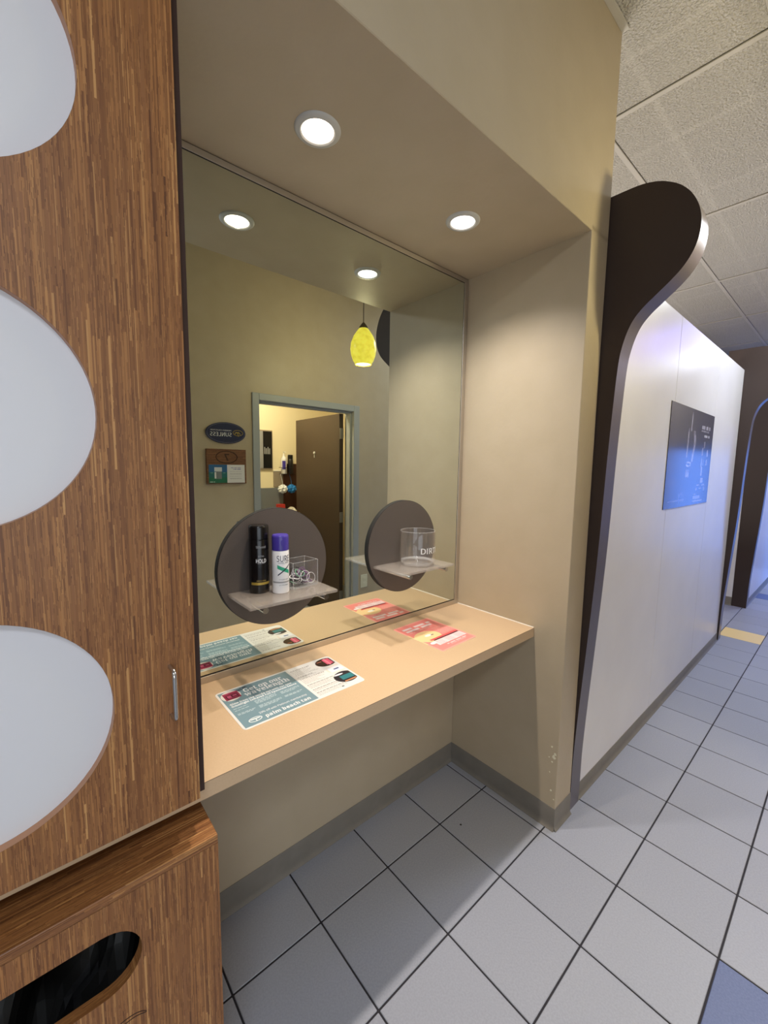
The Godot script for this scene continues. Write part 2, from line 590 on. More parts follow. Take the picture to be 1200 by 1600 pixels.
# ---------------------------------------------------------------- materials
func materials() -> void:
	var m := mat("paint", Color.WHITE, 0.48)
	m.albedo_texture = noise_tex(0.006, c8(183, 168, 142), c8(188, 173, 148), 512, 3, 3)
	m.heightmap_enabled = true
	m.heightmap_texture = noise_tex(0.05, Color(0.3, 0.3, 0.3), Color(0.7, 0.7, 0.7), 512, 3, 5)
	m.heightmap_scale = 0.05
	triplanar(m, 1.6)
	m = mat("room_paint", c8(238, 225, 190), 0.6)
	m = mat("counter", Color.WHITE, 0.36)
	m.albedo_texture = noise_tex(0.09, c8(204, 175, 140), c8(210, 181, 146), 512, 4, 9)
	triplanar(m, 3.0)
	m = mat("base", Color.WHITE, 0.5)
	m.albedo_texture = noise_tex(0.02, c8(122, 117, 109), c8(130, 125, 117), 256, 3, 11)
	triplanar(m, 2.0)
	m = mat("panel_white", Color.WHITE, 0.3)
	m.albedo_texture = noise_tex(0.01, c8(230, 229, 231), c8(235, 234, 236), 256, 2, 13)
	triplanar(m, 1.0)
	m.metallic_specular = 0.5
	m = mat("fin", c8(58, 45, 41), 0.5)
	m = mat("fin_edge", c8(128, 120, 122), 0.34, 0.75)
	m = mat("tile", Color.WHITE, 0.42)
	m.albedo_texture = noise_tex(0.11, c8(153, 157, 168), c8(166, 170, 181), 512, 5, 17)
	triplanar(m, 2.2)
	m = mat("tile_worn", Color.WHITE, 0.46)
	m.albedo_texture = noise_tex(0.11, c8(149, 153, 164), c8(162, 166, 177), 512, 5, 19)
	triplanar(m, 2.2)
	m = mat("tile_blue", Color.WHITE, 0.42)
	m.albedo_texture = noise_tex(0.11, c8(88, 100, 140), c8(104, 117, 158), 512, 5, 23)
	triplanar(m, 2.2)
	m = mat("tile_yellow", c8(244, 216, 148), 0.42)
	m = mat("grout", c8(38, 37, 44), 0.8)
	m = mat("ceiling_tile", Color.WHITE, 0.9)
	m.albedo_texture = noise_tex(0.05, c8(178, 173, 164), c8(208, 204, 197), 1024, 5, 29)
	m.heightmap_enabled = true
	m.heightmap_texture = noise_tex(0.045, Color.BLACK, Color.WHITE, 1024, 4, 31)
	m.heightmap_scale = 1.2
	triplanar(m, 1.7)
	m = mat("grid_bar", c8(186, 181, 173), 0.55)
	m = mat("white_metal", c8(196, 195, 190), 0.45)
	m = mat("cool_glow", Color.WHITE, 0.5)
	m.emission_enabled = true
	m.emission = COOL
	m.emission_energy_multiplier = 1.6
	m = mat("day_glow", c8(225, 232, 240), 0.3)
	m.emission_enabled = true
	m.emission = Color(0.9, 0.95, 1.0)
	m.emission_energy_multiplier = 1.0
	m = mat("uplight_glow", c8(220, 220, 235), 0.4)
	m.emission_enabled = true
	m.emission = Color(0.9, 0.9, 1.0)
	m.emission_energy_multiplier = 1.0
	m = mat("blue_glow", c8(90, 130, 220), 0.4)
	m.emission_enabled = true
	m.emission = Color(0.42, 0.62, 1.0)
	m.emission_energy_multiplier = 1.0
	m = mat("violet_glow", c8(150, 140, 230), 0.4)
	m.emission_enabled = true
	m.emission = Color(0.6, 0.52, 1.0)
	m.emission_energy_multiplier = 5.0
	m = mat("wood", c8(242, 228, 208), 0.46)
	m.albedo_texture = tex(wood_image(false))
	triplanar(m, 1.75)
	m = mat("wood_across", c8(242, 228, 208), 0.42)
	m.albedo_texture = tex(wood_image(true))
	triplanar(m, 1.75)
	m = mat("wood_cut", c8(188, 140, 108), 0.5)
	m = mat("carcass", c8(56, 34, 26), 0.55)
	m = mat("inlay", c8(224, 224, 229), 0.38)
	m = mat("liner", c8(30, 30, 29), 0.5)
	m = mat("engraved", c8(62, 38, 24), 0.7)
	m = mat("chrome", c8(200, 200, 200), 0.16, 1.0)
	m = mat("brushed", c8(196, 188, 176), 0.38, 0.85)
	m = mat("mirror", Color(0.86, 0.885, 0.85), 0.0, 1.0)
	m = mat("gap", c8(32, 26, 22), 0.7)
	m = mat("disc", Color.WHITE, 0.36)
	m.albedo_texture = noise_tex(0.15, c8(80, 73, 69), c8(88, 81, 77), 256, 4, 37)
	triplanar(m, 6.0)
	m = mat("disc_edge", c8(24, 20, 19), 0.75)
	m = mat("acrylic_shelf", Color(0.72, 0.69, 0.66, 0.3), 0.2)
	m.transparency = BaseMaterial3D.TRANSPARENCY_ALPHA
	m = mat("clear", Color(0.9, 0.9, 0.9, 0.015), 0.03)
	m.transparency = BaseMaterial3D.TRANSPARENCY_ALPHA
	m = mat("clear_edge", Color(0.85, 0.86, 0.86, 0.3), 0.1)
	m.transparency = BaseMaterial3D.TRANSPARENCY_ALPHA
	m = mat("can_black", c8(14, 13, 14), 0.22)
	m = mat("can_white", c8(226, 226, 228), 0.3)
	m = mat("cap_purple", c8(66, 54, 148), 0.28)
	m = mat("gold", c8(176, 150, 66), 0.35, 0.3)
	m = mat("print_white", c8(238, 238, 238), 0.5)
	m = mat("print_grey", c8(150, 150, 152), 0.5)
	m = mat("print_dark", c8(34, 36, 60), 0.5)
	m = mat("print_green", c8(40, 158, 122), 0.5)
	m = mat("sign_blue", c8(26, 36, 72), 0.35)
	m = mat("sign_rim", c8(110, 108, 132), 0.4)
	m = mat("plaque_wood", Color.WHITE, 0.5)
	m.albedo_texture = M.wood_across.albedo_texture
	m.albedo_color = c8(196, 178, 166)
	triplanar(m, 2.2)
	m = mat("door_frame", c8(164, 168, 168), 0.45)
	m = mat("door_brown", Color.WHITE, 0.5)
	m.albedo_texture = noise_tex(0.08, c8(66, 52, 40), c8(74, 59, 46), 256, 4, 41)
	triplanar(m, 3.0)
	m = mat("steel", c8(150, 146, 140), 0.35, 0.8)
	m = mat("plate_ivory", c8(226, 222, 196), 0.4)
	m = mat("pendant_cap", c8(92, 80, 60), 0.5)
	m = mat("black", c8(16, 15, 16), 0.4)
	m = mat("wainscot", c8(116, 120, 124), 0.5)
	m = mat("taupe", c8(150, 136, 118), 0.6)
	m = mat("board_brown", c8(72, 40, 26), 0.5)
	m = mat("red", c8(196, 58, 50), 0.5)
	m = mat("tissue", c8(238, 232, 220), 0.8)
	m = mat("pouf_white", c8(232, 236, 242), 0.8)
	m = mat("pouf_blue", c8(42, 130, 205), 0.8)
	m = mat("paper_white", c8(240, 238, 234), 0.5)

# ---------------------------------------------------------------- room shell
func base_profile(h := 0.1) -> Array:   # (out from the wall, height), cove foot
	return [Vector2(0, 0), Vector2(0.012, 0), Vector2(0.0125, 0.002), Vector2(0.007, 0.008), Vector2(0.004, 0.016), Vector2(0.0032, 0.026), Vector2(0.003, h - 0.003), Vector2(0.0018, h), Vector2(0, h)]

func base_run(parent: Node3D, called: String, a: Vector3, b: Vector3, out: Vector3, h := 0.1) -> void:
	var st := begin()
	var p := PackedVector2Array()
	for q in base_profile(h):
		p.append(q)
	extrude(st, p, a, out, Vector3.UP, b - a)
	part(parent, called, st, M.base)

func structure() -> void:
	# floor: grout bed and one mesh for each tile
	var f := struct("floor", "light grey square ceramic floor tiles with dark joints", "floor")
	boxp(f, "grout_bed", Vector3(X_LEFT - 0.1, -0.1, -2.6), Vector3(X_FAR, -0.0022, 1.83), M.grout)
	var g := 0.0028
	var st := begin()
	cbox(st, Vector3(-TILE / 2 + g, -0.008, -TILE / 2 + g), Vector3(TILE / 2 - g, 0.0, TILE / 2 - g), 0.0016)
	var tm := st.commit()
	for a in range(-1, 6):
		for b in range(-7, 24):
			var z0 := a * TILE
			var m: Material = M.tile if rng.randf() < 0.6 else M.tile_worn
			if (a == 3 and b == -1) or (a == 1 and b == 17) or (a == 2 and b == 18):
				m = M.tile_blue
			if a == 1 and b == 11:
				m = M.tile_yellow
			if a == -1 and (b > 0 and b < 10 or b > 14):
				continue
			var o := add(f, "tile", tm, m)
			o.position = Vector3((b + 0.5) * TILE, 0, z0 + 0.5 * TILE)
	# speck on the tile
	st = begin()
	lathe(st, [Vector2(0.0045, 0.0), Vector2(0.003, 0.0012), Vector2(0, 0.0015)], 10, Vector3(-0.238, 0.0, 0.062))
	part(f, "speck", st, M.gap)

	var w := struct("wall_back", "tan painted wall behind the mirror and under the counter", "wall")
	boxp(w, "plaster", Vector3(X_LEFT - 0.1, -0.02, Z_BACK - 0.1), Vector3(X_END, Y_SOFFIT + 0.02, Z_BACK), M.paint)
	w = struct("wall_right", "tan painted side wall at the right end of the niche", "wall")
	boxp(w, "plaster", Vector3(X_SIDE, -0.02, Z_BACK), Vector3(X_END, Y_SOFFIT + 0.02, Z_FACE), M.paint, 0.002)
	# chipped paint along the outer corner
	for c in [[0.345, 0.006, 0.02], [0.33, 0.008, 0.034], [0.305, 0.004, 0.05], [0.255, 0.003, 0.07], [0.175, 0.004, 0.045], [0.372, 0.004, 0.06], [0.14, 0.003, 0.01], [0.32, 0.003, 0.085]]:
		var pts := PackedVector2Array()
		for k in 9:
			var t := TAU * k / 9
			pts.append(Vector2(cos(t), sin(t)) * c[1] * rng.randf_range(0.6, 1.3))
		st = begin()
		extrude(st, pts, Vector3(X_SIDE, c[0], Z_FACE - 0.004 - c[2] * 0.4), Vector3.BACK, Vector3.UP, Vector3.LEFT * 0.0006)
		part(w, "paint_chip", st, M.plate_ivory)
	w = struct("wall_header", "tan painted bulkhead above the niche, up to the ceiling", "wall")
	boxp(w, "plaster", Vector3(X_LEFT - 0.1, Y_SOFFIT, Z_BACK - 0.1), Vector3(X_END, Y_CEIL + 0.02, Z_FACE), M.paint, 0.002)
	w = struct("wall_left", "tan painted wall closing the left side of the corridor", "wall")
	boxp(w, "plaster", Vector3(X_LEFT - 0.1, -0.02, Z_BACK), Vector3(X_LEFT, Y_SOFFIT, Z_FACE), M.paint)
	boxp(w, "lobby_plaster", Vector3(-5.3, -0.02, Z_FACE - 0.1), Vector3(-5.2, Y_CEIL + 0.02, 4.7), M.paint)
	boxp(w, "lobby_plaster", Vector3(-5.2, -0.02, Z_FACE - 0.1), Vector3(X_LEFT - 0.1, Y_CEIL + 0.02, Z_FACE), M.paint)
	boxp(w, "lobby_plaster", Vector3(-5.2, -0.02, 4.6), Vector3(-0.8, Y_CEIL + 0.02, 4.7), M.paint)
	boxp(w, "lobby_plaster", Vector3(-0.8, -0.02, Z_OPP + 0.12), Vector3(-0.71, Y_CEIL + 0.02, 4.7), M.paint)
	boxp(w, "lobby_floor", Vector3(-5.3, -0.1, Z_FACE - 0.1), Vector3(X_LEFT - 0.12, -0.001, 4.7), M.tile)
	boxp(w, "lobby_floor", Vector3(X_LEFT - 0.12, -0.1, 1.829), Vector3(-0.7, -0.001, 4.7), M.tile)
	boxp(w, "lobby_ceiling", Vector3(-5.3, Y_CEIL, Z_OPP + 0.1), Vector3(-0.7, Y_CEIL + 0.12, 4.7), M.grid_bar)
	boxp(w, "lobby_ceiling", Vector3(-5.3, Y_CEIL, Z_FACE - 0.1), Vector3(X_LEFT - 1.1, Y_CEIL + 0.12, Z_OPP + 0.14), M.grid_bar)
	w = struct("wall_rear", "tan painted rear wall behind the white partitions", "wall")
	boxp(w, "plaster", Vector3(X_END, -0.02, -2.7), Vector3(X_FAR, Y_CEIL, -2.6), M.paint)
	boxp(w, "return_plaster", Vector3(X_END - 0.1, -0.02, -2.7), Vector3(X_END, Y_CEIL, Z_BACK - 0.1), M.paint)
	w = struct("wall_end", "tan painted wall at the far end of the corridor", "wall")
	boxp(w, "plaster", Vector3(X_FAR, -0.02, -2.7), Vector3(X_FAR + 0.1, Y_CEIL, Z_OPP + 0.1), M.paint)

	var b := struct("baseboard_back", "grey vinyl cove base along the wall under the counter", "baseboard")
	base_run(b, "strip", Vector3(-1.34, 0, Z_BACK), Vector3(X_SIDE, 0, Z_BACK), Vector3.BACK)
	b = struct("baseboard_right", "grey vinyl cove base along the niche's side wall and round its corner", "baseboard")
	base_run(b, "strip", Vector3(X_SIDE, 0, Z_BACK), Vector3(X_SIDE, 0, Z_FACE + 0.003), Vector3.LEFT)
	base_run(b, "strip", Vector3(X_SIDE - 0.003, 0, Z_FACE), Vector3(X_END, 0, Z_FACE), Vector3.BACK)

	# ceiling: slab, lay-in tiles, T bars
	var c := struct("ceiling", "suspended ceiling of off-white fissured tiles in a metal grid", "ceiling")
	boxp(c, "slab", Vector3(X_LEFT - 1.1, Y_CEIL + 0.02, -2.7), Vector3(X_FAR + 0.1, Y_CEIL + 0.12, Z_OPP + 0.1), M.grid_bar)
	st = begin()
	cbox(st, Vector3(-0.594, 0.0, -0.294), Vector3(0.594, 0.018, 0.294), 0.004)
	var cm := st.commit()
	var lit := [[2, 1], [5, 1]]
	for i in range(-3, 9):
		for k in range(-5, 3):
			var x0 := -0.627 + 1.21 * i
			var z0 := 0.108 + 0.61 * k
			if x0 + 1.21 < X_END and z0 + 0.61 < Z_FACE or x0 > X_FAR or z0 > Z_OPP:
				continue
			if [i, k] in lit:
				continue
			var o := add(c, "ceiling_tile", cm, M.ceiling_tile)
			o.position = Vector3(x0 + 0.605, Y_CEIL, z0 + 0.305)
	for i in range(-3, 10):
		var x0 := -0.627 + 1.21 * i
		if x0 > X_FAR:
			continue
		boxp(c, "grid_bar", Vector3(x0 - 0.012, Y_CEIL - 0.006, -2.6 if x0 > X_END else Z_FACE), Vector3(x0 + 0.012, Y_CEIL + 0.0, Z_OPP), M.grid_bar, 0.001)
	for k in range(-4, 4):
		var z0 := 0.108 + 0.61 * k
		if z0 > Z_OPP:
			continue
		boxp(c, "grid_bar", Vector3(X_END if z0 < Z_FACE else X_LEFT - 1.0, Y_CEIL - 0.0065, z0 - 0.012), Vector3(X_FAR, Y_CEIL - 0.0002, z0 + 0.012), M.grid_bar, 0.001)
	boxp(c, "wall_angle", Vector3(X_LEFT - 0.1, Y_CEIL - 0.007, Z_FACE), Vector3(X_END, Y_CEIL - 0.001, Z_FACE + 0.025), M.grid_bar, 0.001)

# ---------------------------------------------------------------- wood cabinets at the left
func cabinets() -> void:
	var x0 := -2.0
	var x1 := -1.358
	var t := thing("storage_cabinet", "tall strand-wood cabinet with round white inlays standing on the counter", "cabinet", Vector3(-1.68, Y_COUNTER, 0.0))
	var off := -t.position
	# carcass
	var body := Node3D.new()
	body.name = "body"
	t.add_child(body)
	body.position = off
	boxp(body, "side_panel", Vector3(-1.36, Y_COUNTER + 0.001, Z_BACK + 0.012), Vector3(-1.342, 2.42, 0.222), M.carcass)
	boxp(body, "side_panel", Vector3(-2.015, Y_COUNTER + 0.001, Z_BACK + 0.012), Vector3(-1.997, 2.42, 0.222), M.carcass)
	boxp(body, "back_panel", Vector3(-1.997, Y_COUNTER + 0.001, Z_BACK + 0.012), Vector3(-1.36, 2.42, Z_BACK + 0.022), M.carcass)
	boxp(body, "top_panel", Vector3(-1.997, 2.402, Z_BACK + 0.022), Vector3(-1.36, 2.42, 0.222), M.carcass)
	boxp(body, "bottom_panel", Vector3(-1.997, Y_COUNTER + 0.001, Z_BACK + 0.022), Vector3(-1.36, Y_COUNTER + 0.019, 0.222), M.carcass)
	# door with three round openings
	var cy := [1.128, 1.634, 2.138]
	var cuts := [0.871, 1.381, 1.886, 2.415]
	var cells := []
	for i in 3:
		cells.append([Rect2(x0, cuts[i], x1 - x0, cuts[i + 1] - cuts[i]), ellipse(-1.681, cy[i], 0.186, 0.186, 72)])
	var st := begin()
	holed_plate(st, cells, 0.226, 0.245)
	for e in [[Vector3(x0, cuts[0], 0), Vector3(x1, cuts[0], 0), Vector3.DOWN], [Vector3(x0, cuts[3], 0), Vector3(x1, cuts[3], 0), Vector3.UP], [Vector3(x0, cuts[0], 0), Vector3(x0, cuts[3], 0), Vector3.LEFT], [Vector3(x1, cuts[0], 0), Vector3(x1, cuts[3], 0), Vector3.RIGHT]]:
		poly(st, [e[0] + Vector3.BACK * 0.226, e[1] + Vector3.BACK * 0.226, e[1] + Vector3.BACK * 0.245, e[0] + Vector3.BACK * 0.245], e[2])
	var door := part(t, "door", st, M.wood)
	door.position = off
	for i in 3:
		# bare edge of the cut-out, then the white disc sunk behind the face
		st = begin()
		var p := ellipse(0, 0, 0.1858, 0.1858, 72)
		var q := ellipse(0, 0, 0.1835, 0.1835, 72)
		for k in 72:
			var l := (k + 1) % 72
			var na := Vector3(-p[k].x, -p[k].y, 0).normalized()
			var nb := Vector3(-p[l].x, -p[l].y, 0).normalized()
			squad(st, [Vector3(p[k].x, p[k].y, 0.2265), Vector3(p[l].x, p[l].y, 0.2265), Vector3(p[l].x, p[l].y, 0.2449), Vector3(p[k].x, p[k].y, 0.2449)], [na, nb, nb, na])
		var rim := part(door, "cut_edge", st, M.wood_cut)
		rim.position = Vector3(-1.681, cy[i], 0)
		st = begin()
		extrude(st, ellipse(0, 0, 0.1856, 0.1856, 72), Vector3(0, 0, 0.2262), Vector3.RIGHT, Vector3.UP, Vector3.BACK * 0.0025)
		var inl := part(door, "inlay", st, M.inlay)
		inl.position = Vector3(-1.681, cy[i], 0)
		inl.set_meta("label", "smooth white round inlay panel")
	# wire pull
	st = begin()
	var path := []
	var hx := -1.4035
	for k in 7:
		var a := PI / 2 * k / 6
		path.append(Vector3(hx, 1.172 - 0.012 + 0.012 * cos(PI / 2 - a) , 0.245 + 0.028 - 0.012 + 0.012 * sin(a)) if k > 0 else Vector3(hx, 1.172, 0.245))
	path = [Vector3(hx, 1.17, 0.244), Vector3(hx, 1.17, 0.262)]
	for k in 6:
		var a := PI / 2 * (k + 1) / 6
		path.append(Vector3(hx, 1.158 + 0.012 * cos(a), 0.262 + 0.012 * sin(a)))
	path.append(Vector3(hx, 1.121, 0.274))
	for k in 6:
		var a := PI / 2 * (k + 1) / 6
		path.append(Vector3(hx, 1.084 - 0.012 * sin(a), 0.262 + 0.012 * cos(a)))
	path.append(Vector3(hx, 1.072, 0.244))
	tube(st, path, 0.0042, 14)
	part(door, "handle", st, M.chrome).set_meta("label", "chrome wire pull handle")

	# hamper cabinet below
	var h := thing("hamper_cabinet", "low strand-wood cabinet with a long rounded slot opening", "cabinet", Vector3(-1.665, 0, 0))
	off = -h.position
	var hx0 := -2.0
	var hx1 := -1.331
	st = begin()
	cbox(st, Vector3(hx0, 0.766, Z_BACK + 0.02), Vector3(hx1, 0.785, 0.262), 0.0012)
	part(h, "top_panel", st, M.wood_across).position = off
	st = begin()
	var slot := stadium(-1.884, -1.476, 0.58, 0.708, 18)
	holed_plate(st, [[Rect2(hx0, 0.0, hx1 - hx0, 0.766), slot]], 0.241, 0.2615)
	poly(st, [Vector3(hx1, 0.0, 0.241), Vector3(hx1, 0.766, 0.241), Vector3(hx1, 0.766, 0.2615), Vector3(hx1, 0.0, 0.2615)], Vector3.RIGHT)
	poly(st, [Vector3(hx0, 0.0, 0.241), Vector3(hx0, 0.766, 0.241), Vector3(hx0, 0.766, 0.2615), Vector3(hx0, 0.0, 0.2615)], Vector3.LEFT)
	var fp := part(h, "front_panel", st, M.wood)
	fp.position = off
	st = begin()
	var cc := Vector2(-1.68, 0.644)
	for i in slot.size():
		var j := (i + 1) % slot.size()
		var ni := Vector2(clampf(slot[i].x, -1.82, -1.54), cc.y) - slot[i]
		var nj := Vector2(clampf(slot[j].x, -1.82, -1.54), cc.y) - slot[j]
		var a := Vector3(ni.x, ni.y, 0).normalized()
		var b := Vector3(nj.x, nj.y, 0).normalized()
		var pi := slot[i] + ni.normalized() * 0.0004
		var pj := slot[j] + nj.normalized() * 0.0004
		squad(st, [Vector3(pi.x, pi.y, 0.2405), Vector3(pj.x, pj.y, 0.2405), Vector3(pj.x, pj.y, 0.2614), Vector3(pi.x, pi.y, 0.2614)], [a, b, b, a])
	part(fp, "cut_edge", st, M.wood_across)
	boxp(h, "side_panel", Vector3(hx1 - 0.018, 0, Z_BACK + 0.02), Vector3(hx1, 0.766, 0.241), M.wood).position = off
	boxp(h, "side_panel", Vector3(hx0, 0, Z_BACK + 0.02), Vector3(hx0 + 0.018, 0.766, 0.241), M.wood).position = off
	boxp(h, "back_panel", Vector3(hx0 + 0.018, 0, Z_BACK + 0.02), Vector3(hx1 - 0.018, 0.766, Z_BACK + 0.03), M.carcass).position = off
	# dark bag hung inside, with soft folds
	st = begin()
	var nx := 40
	var ny := 14
	var gp := func(i: int, j: int) -> Vector3:
		var x := lerpf(hx0 + 0.05, hx1 - 0.05, float(i) / nx)
		var y := lerpf(0.2, 0.755, float(j) / ny)
		return Vector3(x, y, 0.13 + 0.035 * sin(x * 31.0 + y * 9.0) + 0.018 * sin(x * 67.0 - y * 23.0))
	for i in nx:
		for j in ny:
			var q := [gp.call(i, j), gp.call(i + 1, j), gp.call(i + 1, j + 1), gp.call(i, j + 1)]
			poly(st, [q[0], q[1], q[2]], Vector3.BACK)
			poly(st, [q[0], q[2], q[3]], Vector3.BACK)
	part(h, "bag_liner", st, M.liner).position = off
	# carved palm leaf, cut by the lower edge of the picture
	var frond := [Vector2(-1.578, 0.455), Vector2(-1.56, 0.478), Vector2(-1.54, 0.497), Vector2(-1.52, 0.507), Vector2(-1.5, 0.5085), Vector2(-1.486, 0.505), Vector2(-1.475, 0.498)]
	for mirrored in [1.0, -1.0]:
		var line := smooth(frond, 4)
		st = begin()
		path = []
		var n := line.size()
		for side in [1.0, -1.0]:
			for k in n:
				var i: int = k if side > 0.0 else n - 1 - k
				var u := float(i) / (n - 1)
				var d: Vector2 = (line[mini(i + 1, n - 1)] - line[maxi(i - 1, 0)]).normalized()
				var q: Vector2 = line[i] + Vector2(-d.y, d.x) * side * 0.0046 * sqrt(maxf(0.0, sin(PI * minf(u * 0.62 + 0.38, 1.0))))
				path.append(Vector3(-1.66 + (q.x + 1.66) * mirrored, q.y, 0.2616))
		tube(st, path, 0.0009, 6)
		part(fp, "carved_leaf", st, M.engraved)

# ---------------------------------------------------------------- counter, mirror, shelves
func vanity() -> void:
	var t := thing("countertop", "tan laminate vanity counter below the mirror", "counter", Vector3(-0.65, 0.826, 0))
	var st := begin()
	cbox(st, Vector3(-2.015, 0.826, Z_BACK), Vector3(X_SIDE, Y_COUNTER - 0.0012, 0.1985), 0.0)
	part(t, "core", st, M.counter).position = -t.position
	boxp(t, "laminate_top", Vector3(-2.015, Y_COUNTER - 0.0012, Z_BACK), Vector3(X_SIDE, Y_COUNTER, 0.2), M.counter, 0.0005).position = -t.position
	boxp(t, "front_edge", Vector3(-2.015, 0.826, 0.1985), Vector3(X_SIDE, Y_COUNTER - 0.0022, 0.2), M.counter, 0.0004).position = -t.position
	boxp(t, "dark_seam", Vector3(-2.015, Y_COUNTER - 0.0022, 0.1984), Vector3(X_SIDE, Y_COUNTER - 0.0012, 0.1996), M.gap).position = -t.position
	st = begin()
	var path := []
	for k in 20:
		path.append(Vector3(X_SIDE - 0.001, Y_COUNTER + 0.001, lerpf(-0.22, 0.198, k / 19.0) + rng.randf_range(-0.002, 0.002)))
	tube(st, path, 0.0024, 8)
	part(t, "caulk_bead", st, M.tissue).position = -t.position

	var m := thing("wall_mirror", "large frameless wall mirror above the counter with slim metal channel", "mirror", Vector3(-0.65, 0.89, -0.226))
	var off := -m.position
	boxp(m, "glass", Vector3(-1.338, 0.895, -0.2265), Vector3(0.0115, 2.4055, -0.22), M.mirror).position = off
	boxp(m, "edge_gap", Vector3(-1.34, 0.8895, -0.2295), Vector3(0.0165, 2.410, -0.2212), M.gap).position = off
	boxp(m, "bottom_channel", Vector3(-1.34, Y_COUNTER, -0.231), Vector3(X_SIDE, 0.8893, -0.2205), M.brushed, 0.001).position = off
	boxp(m, "top_channel", Vector3(-1.34, 2.4102, -0.231), Vector3(X_SIDE, 2.4285, -0.2205), M.brushed, 0.001).position = off
	boxp(m, "side_channel", Vector3(0.0167, 0.8893, -0.231), Vector3(0.0415, 2.4102, -0.2205), M.brushed, 0.001).position = off
	boxp(m, "top_gap", Vector3(-1.34, 2.4285, -0.231), Vector3(X_SIDE, Y_SOFFIT, -0.224), M.gap).position = off

	for i in 2:
		var cx: float = [-0.957, -0.357][i]
		var sx: float = [-0.976, -0.378][i]
		var s := thing("mirror_shelf", ["dark round backing disc with clear shelf holding two spray cans", "dark round backing disc with clear shelf holding the glass jar"][i], "shelf", Vector3(cx, 1.21, -0.2199), "round shelves on the mirror")
		st = begin()
		extrude(st, ellipse(0, 0, 0.1985, 0.1985, 96), Vector3(0, 0, 0.0115), Vector3.RIGHT, Vector3.UP, Vector3.BACK * 0.0012, true, true)
		part(s, "disc", st, M.disc)
		st = begin()
		extrude(st, ellipse(0, 0, 0.2, 0.2, 96), Vector3.ZERO, Vector3.RIGHT, Vector3.UP, Vector3.BACK * 0.0115)
		part(s, "disc_core", st, M.disc_edge)
		var dx := sx - cx
		var sh := boxp(s, "shelf", Vector3(dx - 0.151, -0.0735, 0.0127), Vector3(dx + 0.151, -0.0642, 0.186), M.acrylic_shelf, 0.001)
		sh.set_meta("label", "milky clear acrylic shelf")
		for px in [-0.102, 0.108]:
			st = begin()
			tube(st, [Vector3(dx + px, -0.083, 0.0127), Vector3(dx + px, -0.083, 0.1), Vector3(dx + px, -0.083, 0.184)], 0.0092, 18)
			part(s, "peg", st, M.chrome)

func can(called: String, label: String, at: Vector3, r: float, h: float, cap_h: float, body: Material, cap: Material) -> Node3D:
	var t := thing(called, label, "spray can", at)
	var st := begin()
	var bh := h - cap_h
	lathe(st, [Vector2(0, 0.002), Vector2(r * 0.8, 0.002), Vector2(r * 0.86, 0), Vector2(r * 0.96, 0.001), Vector2(r, 0.004), Vector2(r, bh - 0.003), Vector2(r * 0.97, bh - 0.0005), Vector2(r * 0.93, bh), Vector2(0, bh)], 44)
	part(t, "body", st, body)
	st = begin()
	var c := r * 0.985
	lathe(st, [Vector2(c * 0.93, bh), Vector2(c, bh + 0.001), Vector2(c, h - 0.008), Vector2(c * 0.97, h - 0.003), Vector2(c * 0.9, h - 0.0005), Vector2(c * 0.6, h), Vector2(0, h)], 44)
	part(t, "cap", st, cap)
	return t

